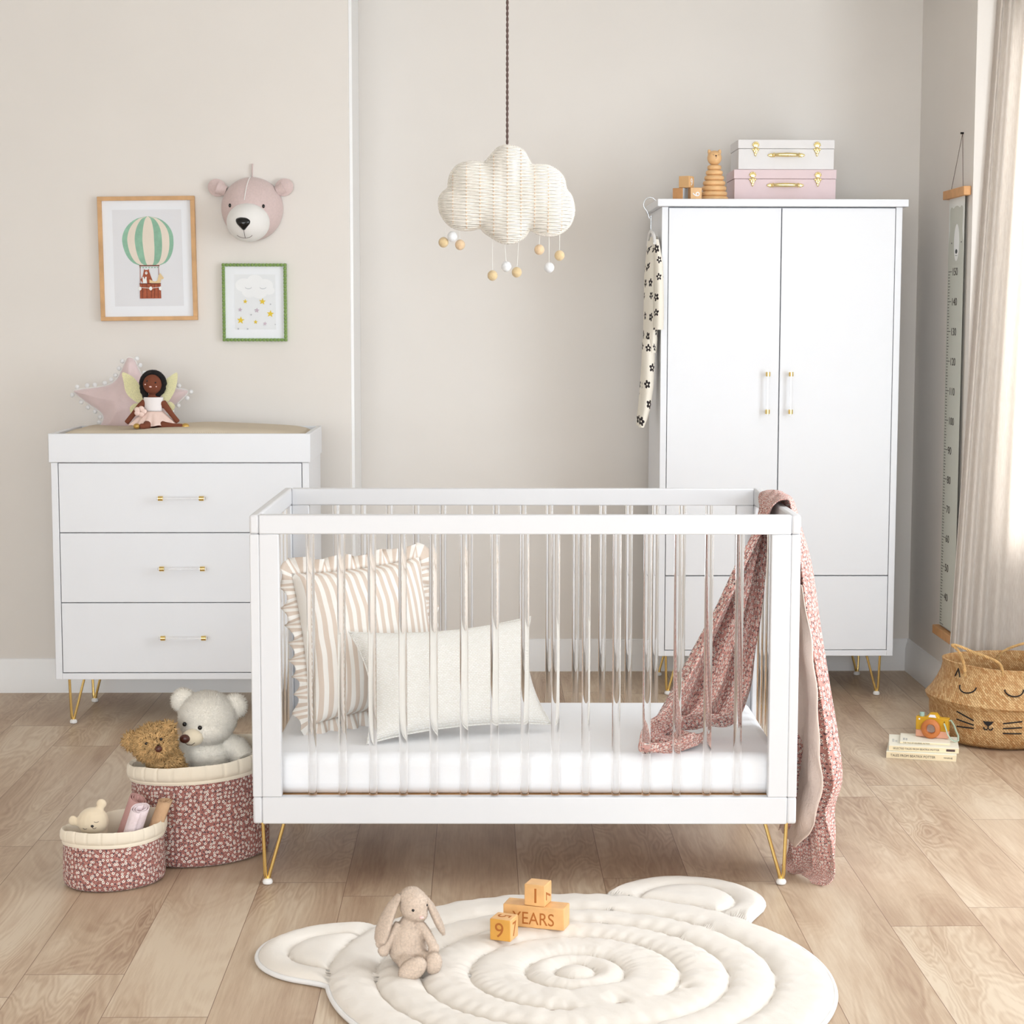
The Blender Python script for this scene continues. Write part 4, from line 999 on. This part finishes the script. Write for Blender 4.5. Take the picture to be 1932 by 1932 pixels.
bd += [(.075+.024*cos(a), 1.605+.026*sin(a)) for a in (0, .6, 1.2, 1.8, 2.4)]+[(.045, 1.622), (.02, 1.632), (0, 1.634), (-.02, 1.632), (-.045, 1.622)]+[(-.075+.024*cos(a), 1.605+.026*sin(a)) for a in (.7, 1.3, 1.9, 2.5, 3.14)]
bd += [(-hw*.84, 1.56), (-hw*.80, 1.50), (-hw*.96, 1.42), (-hw, 1.30)]
yzpoly(b, bd[::-1], -.0142, 1)
yzpoly(b, [(-.012+.040*cos(a*PI/12), 1.425+.105*sin(a*PI/12)) for a in range(24)], -.0146, 2)
yzpoly(b, [(-.012+.016*cos(a*PI/8), 1.375+.013*sin(a*PI/8)) for a in range(16)], -.0150, 3)
for yy in (.062, -.086): yzpoly(b, [(yy+.0055*cos(a*PI/5), 1.425+.0045*sin(a*PI/5)) for a in range(10)], -.0150, 3)
yzpoly(b, [(.0+.005, 1.352), (-.029, 1.352), (-.029, 1.350), (.005, 1.350)], -.0150, 3)
b.build('bear_print', mats, gc)
b = MB()
zt = lambda cm: .4223+(cm-40)*.01161-.30
for cm in range(30, 151):
    ln_ = .052 if cm % 10 == 0 else (.030 if cm % 5 == 0 else .022)
    y0 = .106; z = zt(cm); b.box(-.0141, -.0137, y0-ln_, y0, z-.0013, z+.0013)
b.build('tick_marks', M['ink'], gc)
for cm in range(40, 151, 10): text('height_number', str(cm), .042, (-.0140, .048, zt(cm)-.015), (0, -1, 0), (0, 0, 1), M['ink'], gc, sx=1.35)

# ================================================================== CURTAIN
cu = MB()
def cf(u, v):
    z = .012+v*2.80
    xl = 1.795+(1.925-1.795)*v**1.1; yl = 7.128
    k = u*.85; xs = xl+(2.56-xl)*(u**1.25)
    fold = .013*sin(2*PI*(u*.85)**.8*11+.4)*(1-.75*min(1, max(0, (u-.22)/.15)))+.004*sin(u*60+v*2)
    dy = -.10*u
    return Vector((xs, yl+dy*.25+fold-.005, z))
cu.grid(cf, 260, 60)
cuo = cu.build('curtain', M['curtain'], None, solid=.002); tag(cuo, 'floor-length pale linen curtain hanging at the bay window behind the cat basket', 'curtain')

# ================================================================== RUG
RC, RA = Vector((.225, 4.215)), math.radians(23)
rug = thing('bear_rug', (RC.x, RC.y, 0), 'large ivory quilted bear-shaped rug on the floor in front of the crib', 'rug', rot=(0, 0, RA))
def rl(wx, wy):
    d_ = Vector((wx-RC.x, wy-RC.y)); return Vector((d_.x*cos(RA)+d_.y*sin(RA), -d_.x*sin(RA)+d_.y*cos(RA)))
earL, earR = rl(-.335, 4.375), rl(.535, 4.765); er = .200
def face_r(th): return 1/sqrt((cos(th)/.575)**2+(sin(th)/.605)**2)
def rug_r(th):
    d_ = Vector((cos(th), sin(th))); r = face_r(th)
    for e in (earL, earR):
        p = e.dot(d_)
        if p > 0:
            q = e.length_squared-p*p
            if q < er*er: r = max(r, p+sqrt(er*er-q))
    return r
NT_, NR = 540, 110
RR = [rug_r(2*PI*i/NT_) for i in range(NT_)]
RR = [sum(RR[(i+k) % NT_] for k in range(-3, 4))/7 for i in range(NT_)]
rc0 = rl(.2165, 4.222); groove_r = [.047, .115, .243, .355, .46]
out_pts = [Vector((RR[i]*cos(2*PI*i/NT_), RR[i]*sin(2*PI*i/NT_))) for i in range(0, NT_, 2)]
nosel = rl(.302, 4.022)
eyes = [rl(.153, 3.985), rl(.457, 4.114)]
def rug_h(p, edge):
    d_ = p-rc0; r = d_.length; th = math.atan2(d_.y, d_.x)
    g = edge
    low = max(0, 1-(p-nosel).length/.12)
    for k, gr in enumerate(groove_r):
        q = abs(r-gr)
        if k in (1, 2): q += low*.08
        g = min(g, q)
    inear = False
    for e in (earL, earR):
        de = (p-e).length
        outside = p.length > face_r(math.atan2(p.y, p.x))
        if True:
            if de < er+.03:
                if outside: g = min(g, edge, abs(de-.125)); inear = True
                g = min(g, abs(p.length-face_r(math.atan2(p.y, p.x))))
    for q in [nosel]+eyes: g = min(g, max(.004, (p-q).length-.004))
    puff = min(1, g/.05); puff = sqrt(max(0, 1-(1-puff)**2))
    wr = noise.noise(Vector((cos(th)*5, sin(th)*5, r*9)))*.0035*puff*min(1, r/.2)+noise.noise(Vector((p.x*45, p.y*20, 5)))*.0014*puff
    if not inear: wr += .0026*puff*min(1, (r/.28)**2)*sin(th*46+4*noise.noise(Vector((p.x*6, p.y*6, 1))))*max(0, 1-g/.05)
    return .006+.023*puff+wr
vs = []; us = []
for i in range(NT_):
    th = 2*PI*i/NT_
    for j in range(NR+1):
        r = RR[i]*(j/NR); p = Vector((r*cos(th), r*sin(th)))
        e = RR[i]-r if j < NR else 0
        vs.append((p.x, p.y, rug_h(p, e))); us.append((p.x, p.y))
o_ = len(vs)
for i in range(NT_): th = 2*PI*i/NT_; vs.append((RR[i]*cos(th), RR[i]*sin(th), .001)); us.append((0, 0))
fs = [(i*(NR+1)+j, i*(NR+1)+j+1, ((i+1) % NT_)*(NR+1)+j+1, ((i+1) % NT_)*(NR+1)+j) for i in range(NT_) for j in range(NR)]
fs += [(i*(NR+1)+NR, o_+i, o_+(i+1) % NT_, ((i+1) % NT_)*(NR+1)+NR) for i in range(NT_)]+[tuple(o_+i for i in range(NT_))[::-1]]
MB().add(vs, fs, us, True).build('quilted_top', M['rug'], rug, weld=True)
MB().tube([(p.x, p.y, .008) for p in out_pts], .0062, 8, closed=True).build('piping', M['piping'], rug)
lp = smooth_loop([(-.052, .016), (0, .022), (.052, .016), (.03, -.012), (.006, -.03), (-.006, -.03), (-.03, -.012)], 4)
b = MB(); n_ = len(lp); b.add([(nosel.x, nosel.y, .016)]+[(nosel.x+p.x, nosel.y+p.y, .013) for p in lp], [(0, 1+i, 1+(i+1) % n_) for i in range(n_)], smooth=True)
b.build('nose_patch', M['rugnose'], rug)
for e in eyes: MB().ell((e.x, e.y, .011), (.014, .008, .004), n=12, m=6).build('eye_patch', M['rugnose'], rug)
def rugz(wx, wy): p = rl(wx, wy); return rug_h(p, .1)

# wooden milestone blocks
bz = .029
s_ = .0415
def mblock(pl, pc, pr, z, size, long, mats_, label):
    """from the front-bottom-left, front-bottom-right corner"""
    return None
ang = math.radians(-31)
def blk(cx, cy, z, rot, long, label, m3): return block(cx, cy, z, s_, rot, m3, label, 'milestone blocks on the rug', long=long)
# corners on the rug: left front edge runs right and towards the camera
fl_ = lambda px, py, z: (lambda p0, p1: p0+(p1-p0)*((z-p0.z)/(p1.z-p0.z)))(at(px, py, 3.5), at(px, py, 6.0))
def place(cornerL, cornerF, z, long):
    """box whose front face goes from cornerL to cornerF (bottom corners seen in the photo)"""
    a, c_ = fl_(*cornerL, z), fl_(*cornerF, z); d_ = c_-a; an = math.atan2(d_.y, d_.x); ln_ = d_.length; s = ln_/long
    nrm = Vector((-sin(an), cos(an), 0)); mid_ = (a+c_)/2+nrm*s/2
    return mid_, an, s
def bigblock(cL, cF, z, long, m3, label, s=None):
    mid_, an, s0 = place(cL, cF, z, long); s = s or s0
    r = block(mid_.x, mid_.y, z, s, an, m3, label, 'milestone blocks on the rug', long=long); return r, s
r, s = bigblock((924, 1773), (963, 1778), bz, 1, ['yl', 'yb', 'yb', 'yl'], 'orange-toned wooden number cube showing 9 and 7, nearest the rug centre')
BS = s
text('number', '9', s*.95, (-s*.28, -s/2-.0002, s*.17), (1, 0, 0), (0, 0, 1), M['engrave'], r, ext=.0003); text('number', '7', s*.95, (s/2+.0002, -s*.26, s*.17), (0, 1, 0), (0, 0, 1), M['engrave'], r, ext=.0003)
text('number', '5', s*.9, (-s*.30, s*.24, s+.0002), (0, -1, 0), (1, 0, 0), M['engrave'], r, ext=.0003)
r, s = bigblock((949, 1746), (1064, 1757), bz, 2.82, ['yl', 'yl', 'yl', 'yl'], 'long wooden block engraved YEARS under the number 1 cube')
s2 = s
text('word', 'YEARS', s*.80, (-s*.98, -s/2-.0002, s*.17), (1, 0, 0), (0, 0, 1), M['engrave'], r, ext=.0003, sx=.86)
lb = r
top_c = Vector(lb.location); an = lb.rotation_euler.z
t3 = at(1008, 1712, top_c.y-.01)
r3b = block(top_c.x+.0*s, top_c.y, bz+s+.0006, BS, an-.06, ['yl', 'yl', 'yl', 'yl'], 'wooden number cube showing 1, balanced on top of the YEARS block', 'milestone blocks on the rug')
dxx = fl_(1008, 1712, bz+s).x; r3b.location.x = dxx+.010; r3b.location.y = top_c.y-(dxx+.010-top_c.x)*math.tan(-an)*1.0+.000
text('number', '1', BS*.98, (-BS*.2, -BS/2-.0002, BS*.16), (1, 0, 0), (0, 0, 1), M['engrave'], r3b, ext=.0003); text('number', '7', BS*.9, (BS/2+.0002, BS*.30, BS*.22), (0, 0, 1), (0, -1, 0), M['engrave'], r3b, ext=.0003)

# ------------------------------------------------ plush bunny
ubn = .001195/8.78*1.02
bn = thing('plush_bunny', (at(775, 1822, 4.25).x, 4.245, .030), 'taupe plush bunny with long drooping ears sitting on the rug', 'soft toy')
def np_(cx, cy, y=0): return Vector(((cx-750)*ubn, y, (1745-cy)*ubn))
b = MB()
b.ell(np_(705, 1490), (.044, .038, .040)); b.ell(np_(720, 1300), (.038, .033, .045)); b.ell(np_(740, 1100), (.024, .024, .030))
b.ell(np_(815, 725, -.006), (.0325, .035, .0375)); b.ell(np_(900, 850, -.018), (.019, .019, .017)); b.ell(np_(770, 620, .0), (.028, .029, .026))
b.tube([np_(560, 1040, -.005), np_(470, 1180, -.012), np_(370, 1350, -.02), np_(310, 1460, -.024)], [.010, .0105, .011, .0115], 10); b.ell(np_(310, 1450, -.024), (.013, .012, .015))
b.tube([np_(900, 1020, -.008), np_(1010, 1160, -.016), np_(1100, 1320, -.022), np_(1140, 1420, -.028)], [.010, .0105, .0105, .011], 10); b.ell(np_(1140, 1420, -.028), (.013, .012, .014))
b.tube([np_(620, 1600, -.01), np_(700, 1620, -.045), np_(790, 1625, -.070)], [.020, .019, .017], 12); b.ell(np_(800, 1650, -.075), (.036, .020, .0235), rot=RY(-.62))
b.tube([np_(850, 1560, -.01), np_(1000, 1600, -.030), np_(1120, 1610, -.050)], [.020, .018, .017], 12); b.ell(np_(1140, 1600, -.055), (.019, .020, .0255), rot=RY(.12))
b.ell(np_(620, 1600, .045), (.016, .014, .015))
plush(b, .0026, 'body', M['fur_r'], bn, 14000, .0034, .0006, curl=.6)
for nm, pts, w0 in (('ear', [(575, 560, .0), (460, 720, -.014), (360, 930, -.02), (290, 1130, -.024), (250, 1290, -.025), (240, 1345, -.025)], [.010, .017, .0215, .0235, .019, .009]), ('ear', [(985, 600, .0), (1080, 740, .0), (1160, 900, -.004), (1230, 1050, -.006), (1280, 1160, -.006), (1300, 1215, -.006)], [.010, .0155, .0185, .018, .0135, .005])):
    b = MB(); b.tube([np_(*p) for p in pts], w0, 14, flat=.42); b.ell(np_(*pts[-1]), (w0[-1], w0[-1]*.5, w0[-1]))
    plush(b, .0022, nm, M['fur_r'], bn, 4000, .003, .00055, curl=.7)
MB().ell(np_(805, 738, -.0400), (.0034, .0024, .0034), n=12, m=8).build('eye', M['gloss_black'], bn); MB().ell(np_(1030, 700, -.018), (.0020, .003, .0030), n=12, m=8).build('eye', M['gloss_black'], bn)
MB().ell(np_(945, 868, -.0375), (.0052, .003, .0034), n=12, m=8).build('nose', M['pinkdot'], bn)

# ================================================================== FABRIC BASKETS
def fabric_basket(cx, cy, a, b_, ang, h, cuff, label, nq, lift):
    r = thing('storage_basket', (cx, cy, 0), label, 'basket', 'quilted floral storage baskets', rot=(0, 0, ang))
    def fw(th, i): return 1+.012*sin(3*th+1)+.006*abs(sin(nq*th/2)), 0
    tilt = lambda th, z: (.006*sin(2*th+.5)+lift*cos(th+.15))*(z/h)**1.5
    prof = [(.0001, .004), (a*.90, .002), (a*.965, .008), (a*.985, .022), (a*.985, h*.3), (a*.975, h*.6), (a*.965, h-cuff+.01), (a*.962, h-cuff+.02)]
    m = MB(); m.lathe(prof, 120, 1, b_/a, fn=lambda th, i: (fw(th, i)[0], tilt(th, prof[i][1])), caps=False); m.build('basket_wall', M['floral'], r)
    pc = [(a*.93, h-cuff+.004), (a*.99, h-cuff), (a*1.003, h-cuff+.006), (a*.990, h-cuff+.0095), (a*1.006, h-cuff+.014), (a*1.018, h-cuff*.5), (a*1.010, h-.006), (a*.985, h+.002), (a*.955, h-.004), (a*.93, h-cuff), (a*.92, h*.4), (a*.90, .012), (.0001, .010)]
    def fc(th, i):
        q = abs(sin(nq*th/2)); k = 1.0+(.022*min(1, q*2.6) if 3 < i < 8 else 0)+.012*sin(3*th+1); return k, tilt(th, pc[i][1])+(.003*noise.noise(Vector((cos(th)*3, sin(th)*3, cx))) if 4 < i < 9 else 0)
    m = MB(); m.lathe(pc, 320, 1, b_/a, fn=fc, caps=False); m.build('folded_cuff', M['cream'], r)
    return r
bigX, bigY, smX, smY = -.800, 5.265, -.994, 4.998
fabric_basket(bigX, bigY, .199, .160, .42, .290, .050, 'larger dusty pink floral storage basket holding the two teddy bears beside the crib', 26, .020)
fabric_basket(smX, smY, .139, .112, .42, .163, .042, 'smaller dusty pink floral storage basket holding rolled muslins in front of the big one', 22, .009)

uw = .00149/7.728
# white teddy
WYd = 5.32; hp = at(392, 1352, WYd)
tw = thing('teddy_bear', (hp.x, WYd, .06), 'ivory teddy bear with a brown nose sitting in the larger floral basket', 'teddy bear')
def wp(cx, cy, y=0): return Vector(((cx-1290)*uw, y, hp.z-.06-(cy-480)*uw))
b = MB(); b.ell(wp(1290, 490), (.080, .070, .072)); b.ell(wp(1290, 640, -.02), (.066, .056, .045)); b.ell(wp(1280, 1060), (.072, .060, .062)); b.ell(wp(1290, 1350), (.080, .068, .075))
b.tube([wp(1560, 900), wp(1720, 960, -.01), wp(1850, 1100, -.04)], [.030, .032, .030], 12); b.tube([wp(1010, 900), wp(900, 1000, -.02), wp(880, 1150, -.05)], [.028, .028, .028], 12)
for (x, y) in ((925, 250), (1690, 330)): b.ell(wp(x, y, .01), (.033, .018, .034))
plush(b, .0045, 'body', M['fur_w'], tw, 30000, .010, .0010, curl=.45)
MB().ell(wp(1120, 715, -.068), (.031, .026, .025), n=24, m=16).build('muzzle', M['muzzle'], tw)
MB().ell(wp(1020, 705, -.094), (.0150, .010, .0125), n=20, m=12).build('nose', M['nose_b'], tw)
for (x, y, yy) in ((1232, 560, -.078), (998, 520, -.066)): MB().ell(wp(x, y, yy), (.0062, .005, .0064), n=14, m=10).build('eye', M['gloss_black'], tw)
MB().tube([wp(1030, 770, -.094), wp(1060, 800, -.092), wp(1120, 800, -.093), wp(1165, 768, -.090)], .0008, 5).build('mouth', M['stitch_b'], tw)
# brown teddy
BYd = 5.17; hp2 = at(292, 1401, BYd); ubb = BYd/F/7.728
tb = thing('teddy_bear', (hp2.x, BYd, .06), 'curly honey-brown teddy bear leaning against the ivory one in the larger floral basket', 'teddy bear')
def bb(cx, cy, y=0): return Vector(((cx-520)*ubb, y, hp2.z-.06-(cy-860)*ubb))
b = MB(); b.ell(bb(520, 870), (.056, .050, .050), rot=RY(-.15)); b.ell(bb(620, 900, -.028), (.028, .028, .026)); b.ell(bb(660, 1180, .015), (.044, .040, .040)); b.ell(bb(740, 1400, .02), (.042, .04, .045))
b.ell(bb(175, 830, .0), (.018, .013, .023)); b.ell(bb(710, 660, .0), (.019, .013, .019))
plush(b, .004, 'body', M['fur_b'], tb, 6500, .019, .0030, curl=1.0, droop=.4, skip=lambda p: (p-bb(635, 880, -.055)).length < .012)
MB().ell(bb(632, 880, -.062), (.0100, .008, .0095), n=16, m=10).build('nose', M['nose_b'], tb)
for (x, y, yy) in ((448, 805, -.056), (662, 748, -.052)): MB().ell(bb(x, y, yy), (.0044, .004, .0044), n=12, m=8).build('eye', M['gloss_black'], tb)

# little sleeping bear and rolled muslins in the small basket
SYd = 4.98; usb = SYd/F/7.728; hp3 = at(175, 1548, SYd)
sb = thing('sleepy_bear_toy', (hp3.x, SYd, .02), 'cream jersey bear with closed eyes peeking out of the smaller floral basket', 'soft toy')
def sp(cx, cy, y=0): return Vector(((cx-580)*usb, y, hp3.z-.02-(cy-600)*usb))
b = MB(); b.ell(sp(585, 610), (.0425, .036, .0385)); b.ell(sp(590, 760, .01), (.036, .030, .045)); b.ell(sp(710, 350, .004), (.0145, .008, .0135)); b.ell(sp(290, 600, .0), (.013, .008, .0145)); b.tube([sp(700, 380, .004), sp(690, 450, .004)], .010, 8); b.tube([sp(310, 620, 0), sp(380, 640, 0)], .010, 8)
plush(b, .003, 'body', M['toy_cream'], sb)
MB().ell(sp(612, 632, -.0365), (.0042, .003, .0034), n=12, m=8).build('nose', M['gloss_black'], sb)
MB().tube([sp(670+16*k, 570+12*(1-(k/2)**2), -.0325+.001*k) for k in (-2, -1, 0, 1, 2)], .0007, 5).build('eye', M['stitch_b'], sb)
MB().tube([sp(615, 650, -.037), sp(625, 668, -.037), sp(650, 670, -.036), sp(668, 655, -.0345)], .0007, 5).build('mouth', M['stitch_b'], sb)
MB().tube([sp(500+16*k, 672+12*(1-(k/2)**2), -.0325-.001*k) for k in (-2, -1, 0, 1, 2)], .0007, 5).build('eye', M['stitch_b'], sb)
def roll(base, top, rad, m, label, seed):
    base, top = Vector(base), Vector(top); r = thing('muslin_roll', base, label, 'muslin cloth', 'rolled muslins in the small basket')
    d_ = top-base; q = d_.to_track_quat('Z', 'Y').to_matrix().to_4x4(); Lr = d_.length
    def f(u, v):
        a = u*2*PI*2.6; rr = rad*(1-.62*(1-u)); return Vector((cos(a)*rr*1.0, sin(a)*rr*.75, v*Lr*(1+.03*sin(a+seed))+.002*noise.noise(Vector((a, v*5, seed)))))
    MB().grid(f, 90, 10, X=q).build('cloth', M[m], r, solid=.0025); return r
z0 = .03
def rp_(px, py, Y): return at(px, py, Y)
roll((-1.00, 5.05, z0), rp_(262, 1507, 5.06), .036, 'm_rose', 'dusty rose muslin roll leaning at the back of the smaller floral basket', 1)
roll((-.975, 4.98, z0), rp_(266, 1524, 4.96), .032, 'm_pale', 'pale pink muslin roll standing in front of the rose one in the small basket', 2)
roll((-.925, 5.0, z0), rp_(313, 1510, 5.02), .026, 'm_tan', 'tan muslin roll at the right edge of the smaller floral basket', 3)

# ================================================================== CAT BASKET
cb = thing('seagrass_basket', (1.885, 6.715, 0), 'woven seagrass belly basket with a sleeping cat face beside the curtain', 'basket')
prof = [(.0001, .003), (.205, .003), (.232, .020), (.247, .060), (.252, .105), (.252, .138), (.262, .150), (.268, .160), (.262, .168), (.246, .185), (.228, .215), (.214, .245), (.208, .270), (.211, .288), (.205, .290), (.200, .27), (.222, .20), (.243, .15), (.243, .06), (.2, .012), (.0001, .010)]
def cat_r(z):
    for i in range(1, 14):
        if prof[i][1] <= z <= prof[i+1][1]: t = (z-prof[i][1])/(prof[i+1][1]-prof[i][1]+1e-9); return prof[i][0]*(1-t)+prof[i+1][0]*t
    return .2
MB().lathe(prof, 96, fn=lambda th, i: (1+.010*sin(3*th+2)*(i/13 if i < 14 else 1), .006*sin(2*th+1)*(1 if 6 < i < 15 else 0))).build('woven_body', M['weave'], cb)
fa = -PI/2-.42                       # direction the face looks
def cpt(s, z, off=.003):             # s metres to the right of the face centre
    r0 = cat_r(z); a = fa+s/.25; r0 = r0*(1+.010*sin(3*a+2)) + off; return Vector((r0*cos(a), r0*sin(a), z))
def yarn(pts, r=.0024, nm='yarn_face', par=cb): return MB().tube([cpt(*p) for p in pts], r, 6).build(nm, M['black'], par)
for sx in (-1, 1):
    yarn([(sx*.090+.036*cos(PI+PI*k/10), .222-.022*sin(PI*k/10)*1.0) for k in range(11)], nm='eye')
    for k, (za, zb_) in enumerate(((.132, .108), (.104, .092), (.078, .080))): yarn([(sx*.115, za if sx < 0 else .102-.022*k+.012), (sx*.08, (za+zb_)/2 if sx < 0 else .100-.020*k+.010), (sx*.050, zb_ if sx < 0 else .098-.018*k+.008)], nm='whisker')
    yarn([(sx*.152-.014, .247), (sx*.152, .277), (sx*.152+.014, .247)], nm='ear_outline')
b = MB(); poly = [cpt(s, z, .0035) for s, z in ((-.019, .112), (-.008, .110), (0, .111), (.008, .110), (.019, .112), (.012, .101), (.003, .094), (-.003, .094), (-.012, .101))]
b.add(poly, [tuple(range(9))]).tube([cpt(0, .094), cpt(0, .084)], .002, 6).tube([cpt(-.016, .088), cpt(-.012, .081), cpt(-.005, .080), cpt(0, .086), cpt(.005, .080), cpt(.012, .081), cpt(.016, .088)], .0024, 6)
b.build('nose', M['black'], cb)
def rope(pts, r=.0045):
    pl = [Vector(p) for p in pts]; dense = []
    n_ = len(pl)-1
    for i in range(n_):
        a, b_, c_, d_ = pl[max(0, i-1)], pl[i], pl[i+1], pl[min(n_, i+2)]
        for j in range(14): t = j/14; dense.append(.5*((2*b_)+(c_-a)*t+(2*a-5*b_+4*c_-d_)*t*t+(3*b_-a-3*c_+d_)*t*t*t))
    dense.append(pl[-1]); m = MB()
    for s in (0, 2.09, 4.19):
        pp = []
        for i, p in enumerate(dense):
            t = (dense[min(i+1, len(dense)-1)]-dense[max(i-1, 0)]).normalized(); n1 = t.cross(Vector((.3, .2, 1))).normalized(); n2 = t.cross(n1); a = i*.75+s
            pp.append(p+(n1*cos(a)+n2*sin(a))*r*.62)
        m.tube(pp, r*.62, 5)
    return m.build('rope_handle', M['seagrass_rope'], cb)
ga = lambda px, py, Y: at(px, py, Y)-Vector((1.885, 6.715, 0))
rope([ga(1821, 1275, 6.52), ga(1818, 1250, 6.52), ga(1808, 1228, 6.51), ga(1797, 1217, 6.50), ga(1812, 1220, 6.50), ga(1840, 1232, 6.49), ga(1868, 1242, 6.49), ga(1885, 1252, 6.50), ga(1891, 1265, 6.51), ga(1892, 1282, 6.52)])
rope([ga(1880, 1245, 6.91), ga(1892, 1230, 6.9), ga(1915, 1219, 6.89), ga(1940, 1214, 6.89), ga(1965, 1222, 6.9), ga(1972, 1245, 6.91)])

# ================================================================== BOOKS AND TOY CAMERA
def book(cL, cR, z, dep, thick, label, spine_txt, tsize, extra=None, long=None, ts=1):
    a, c_ = fl_(*cL, z), fl_(*cR, z); d_ = c_-a; an = math.atan2(d_.y, d_.x); w = long or d_.length
    r = thing('book', a, label, 'book', 'ivory story books on the floor', rot=(0, 0, an))
    MB().box(0, w, 0, .003, .0, thick).box(.0, w, .003, dep, 0, .0016).box(0, w, .003, dep, thick-.0016, thick).build('cover', M['book'], r, bevel=.0006)
    MB().box(0, w, -.0006, .0, .0012, thick-.0012).build('spine', M['bookspine'], r)
    MB().box(.003, w-.003, .003, dep-.004, .0016, thick-.0016).build('pages', M['pages'], r)
    text('spine_lettering', spine_txt, tsize, (w*.06, -.0009, thick*.5-tsize*.36), (1, 0, 0), (0, 0, 1), M['ink'], r, ext=.0002, sx=ts)
    return r, w, an
r, w, an = book((1672, 1430), (1804, 1437.5), .0, .185, .0235, 'thick ivory story book lying on the floor, bottom of the stack', 'TALES FROM BEATRIX POTTER', .0120, ts=.92)
text('publisher_name', 'WARNE', .0085, (w*.82, -.0009, .0085), (1, 0, 0), (0, 0, 1), M['ink'], r, ext=.0002)
r, w, an = book((1677, 1416), (1809, 1422), .0240, .180, .0185, 'ivory story book in the middle of the stack, with a dark publisher label', 'SELECTED TALES FROM BEATRIX POTTER', .0092, ts=.92)
MB().box(w*.82, w*.945, -.0014, -.0006, .006, .0135).build('publisher_label', M['stitch_b'], r)
text('cover_print', 'SELECTED\nTALES', .010, (.018, .06, .0187), (0, 1, 0), (-1, 0, 0), M['inkgrey'], r, ext=.0001)
r, w, an = book((1698, 1402.5), (1792, 1407), .0430, .135, .0075, 'small thin ivory story book on top of the stack, under the toy camera', 'THE TALE OF SQUIRREL NUTKIN', .0062, ts=1.0)
text('cover_print', 'SQUIRREL\nNUTKIN', .009, (.016, .02, .0077), (0, 1, 0), (-1, 0, 0), M['inkgrey'], r, ext=.0001)

cz = .0516
a = fl_(1728, 1390, cz); c_ = fl_(1790, 1396, cz); d_ = c_-a; an = math.atan2(d_.y, d_.x)
tcm = thing('toy_camera', (a+d_/2).to_tuple(), 'mustard and pink wooden toy camera with a sage strap on top of the books', 'toy camera', rot=(0, 0, an))
tcm.location.y += .012
uc = .00176/9.66*1.0
def cpx(cx, cy): return ((cx-1060)*uc, (705-(cy-(cx-1060)*.075))*uc)
W2 = .0565; hh = .0750
MB().box(-W2, W2, 0, .030, 0, .0245).build('lower_body', M['salmon'], tcm, bevel=.002)
MB().prism([(-W2, .0245), (W2, .0245), (W2, hh-.004), (.024, hh-.004), (.013, hh+.010), (-.010, hh+.010), (-.020, hh-.004), (-W2, hh-.004)], .030).build('upper_body', M['mustard'], tcm, bevel=.0015)
MB().lathe([(.012, 0), (.014, -.001), (.030, -.002), (.034, -.006), (.034, -.014), (.030, -.019), (.019, -.020), (.016, -.016), (.0155, -.004)], 40, X=TR(-.001, 0, .033) @ RX(-PI/2) @ Matrix.Diagonal((1, 1, 1, 1)), caps=False).build('lens_ring', M['orangewood'], tcm)
MB().cyl((-.001, -.0045, .033), (-.001, -.003, .033), .0155, 24).build('lens_glass', P('lens_mirror', (190, 178, 180), .12, .9), tcm)
MB().prism([(-.0125, hh-.003), (.0155, hh-.003), (.0105, hh+.0065), (-.0075, hh+.0065)], .001, X=TR(0, -.001, 0)).build('viewfinder', M['paper'], tcm)
MB().cyl((-.038, .014, hh-.004), (-.038, .014, hh+.010), .0085, 20).build('shutter_button', M['sageblue'], tcm, bevel=.001)
MB().cyl((-.044, -.0008, hh-.012), (-.044, .001, hh-.012), .003, 14).build('flash_dot', M['paper'], tcm); MB().cyl((.044, -.0008, hh-.016), (.044, .001, hh-.016), .0018, 14).build('strap_hole', M['black'], tcm)
MB().tube([(.044, -.003, hh-.020), (.049, -.006, .045), (.058, -.008, .020), (.068, -.006, .004), (.082, .0, -.006), (.092, .01, -.004), (.090, .016, .012), (.080, .02, .03), (.074, .022, .045), (.062, .022, hh-.012), (.052, .018, hh-.016)], .0036, 8, flat=.35).build('strap', M['sage'], tcm)

# ================================================================== LIGHT
def area(name, loc, rot, sx, sy, power, col=(1, 1, 1)):
    l = bpy.data.lights.new(name, 'AREA'); l.shape = 'RECTANGLE'; l.size = sx; l.size_y = sy; l.energy = power; l.color = col
    o = bpy.data.objects.new(name, l); COL.objects.link(o); o.location = loc; o.rotation_euler = rot; return o
DAY = (.83, .92, 1.0)
area('daylight_bay_far', (2.62, 4.90, 1.6), (0, PI/2, 0), 2.1, 1.5, 42, DAY)
area('daylight_bay_near', (2.62, 3.19, 1.6), (0, PI/2, 0), 2.1, 1.5, 12, DAY)
area('daylight_bay_side', (2.325, 7.31, 1.62), (-PI/2, 0, 0), .60, 1.95, 42, DAY)
area('fill_rear', (-.85, -3.95, 1.65), (PI/2, 0, 0), 4.8, 2.3, 225, DAY)  # added fill light filling the made-up rear window
wd_ = bpy.data.worlds.new('sky'); S.world = wd_; wd_.use_nodes = True
bgn = wd_.node_tree.nodes['Background']; bgn.inputs[0].default_value = (.93, .96, 1, 1); bgn.inputs[1].default_value = 2.2
vs_ = S.view_settings; vs_.view_transform = 'Standard'; vs_.look = 'None'; vs_.exposure = .11; vs_.gamma = 1; vs_.use_curve_mapping = False
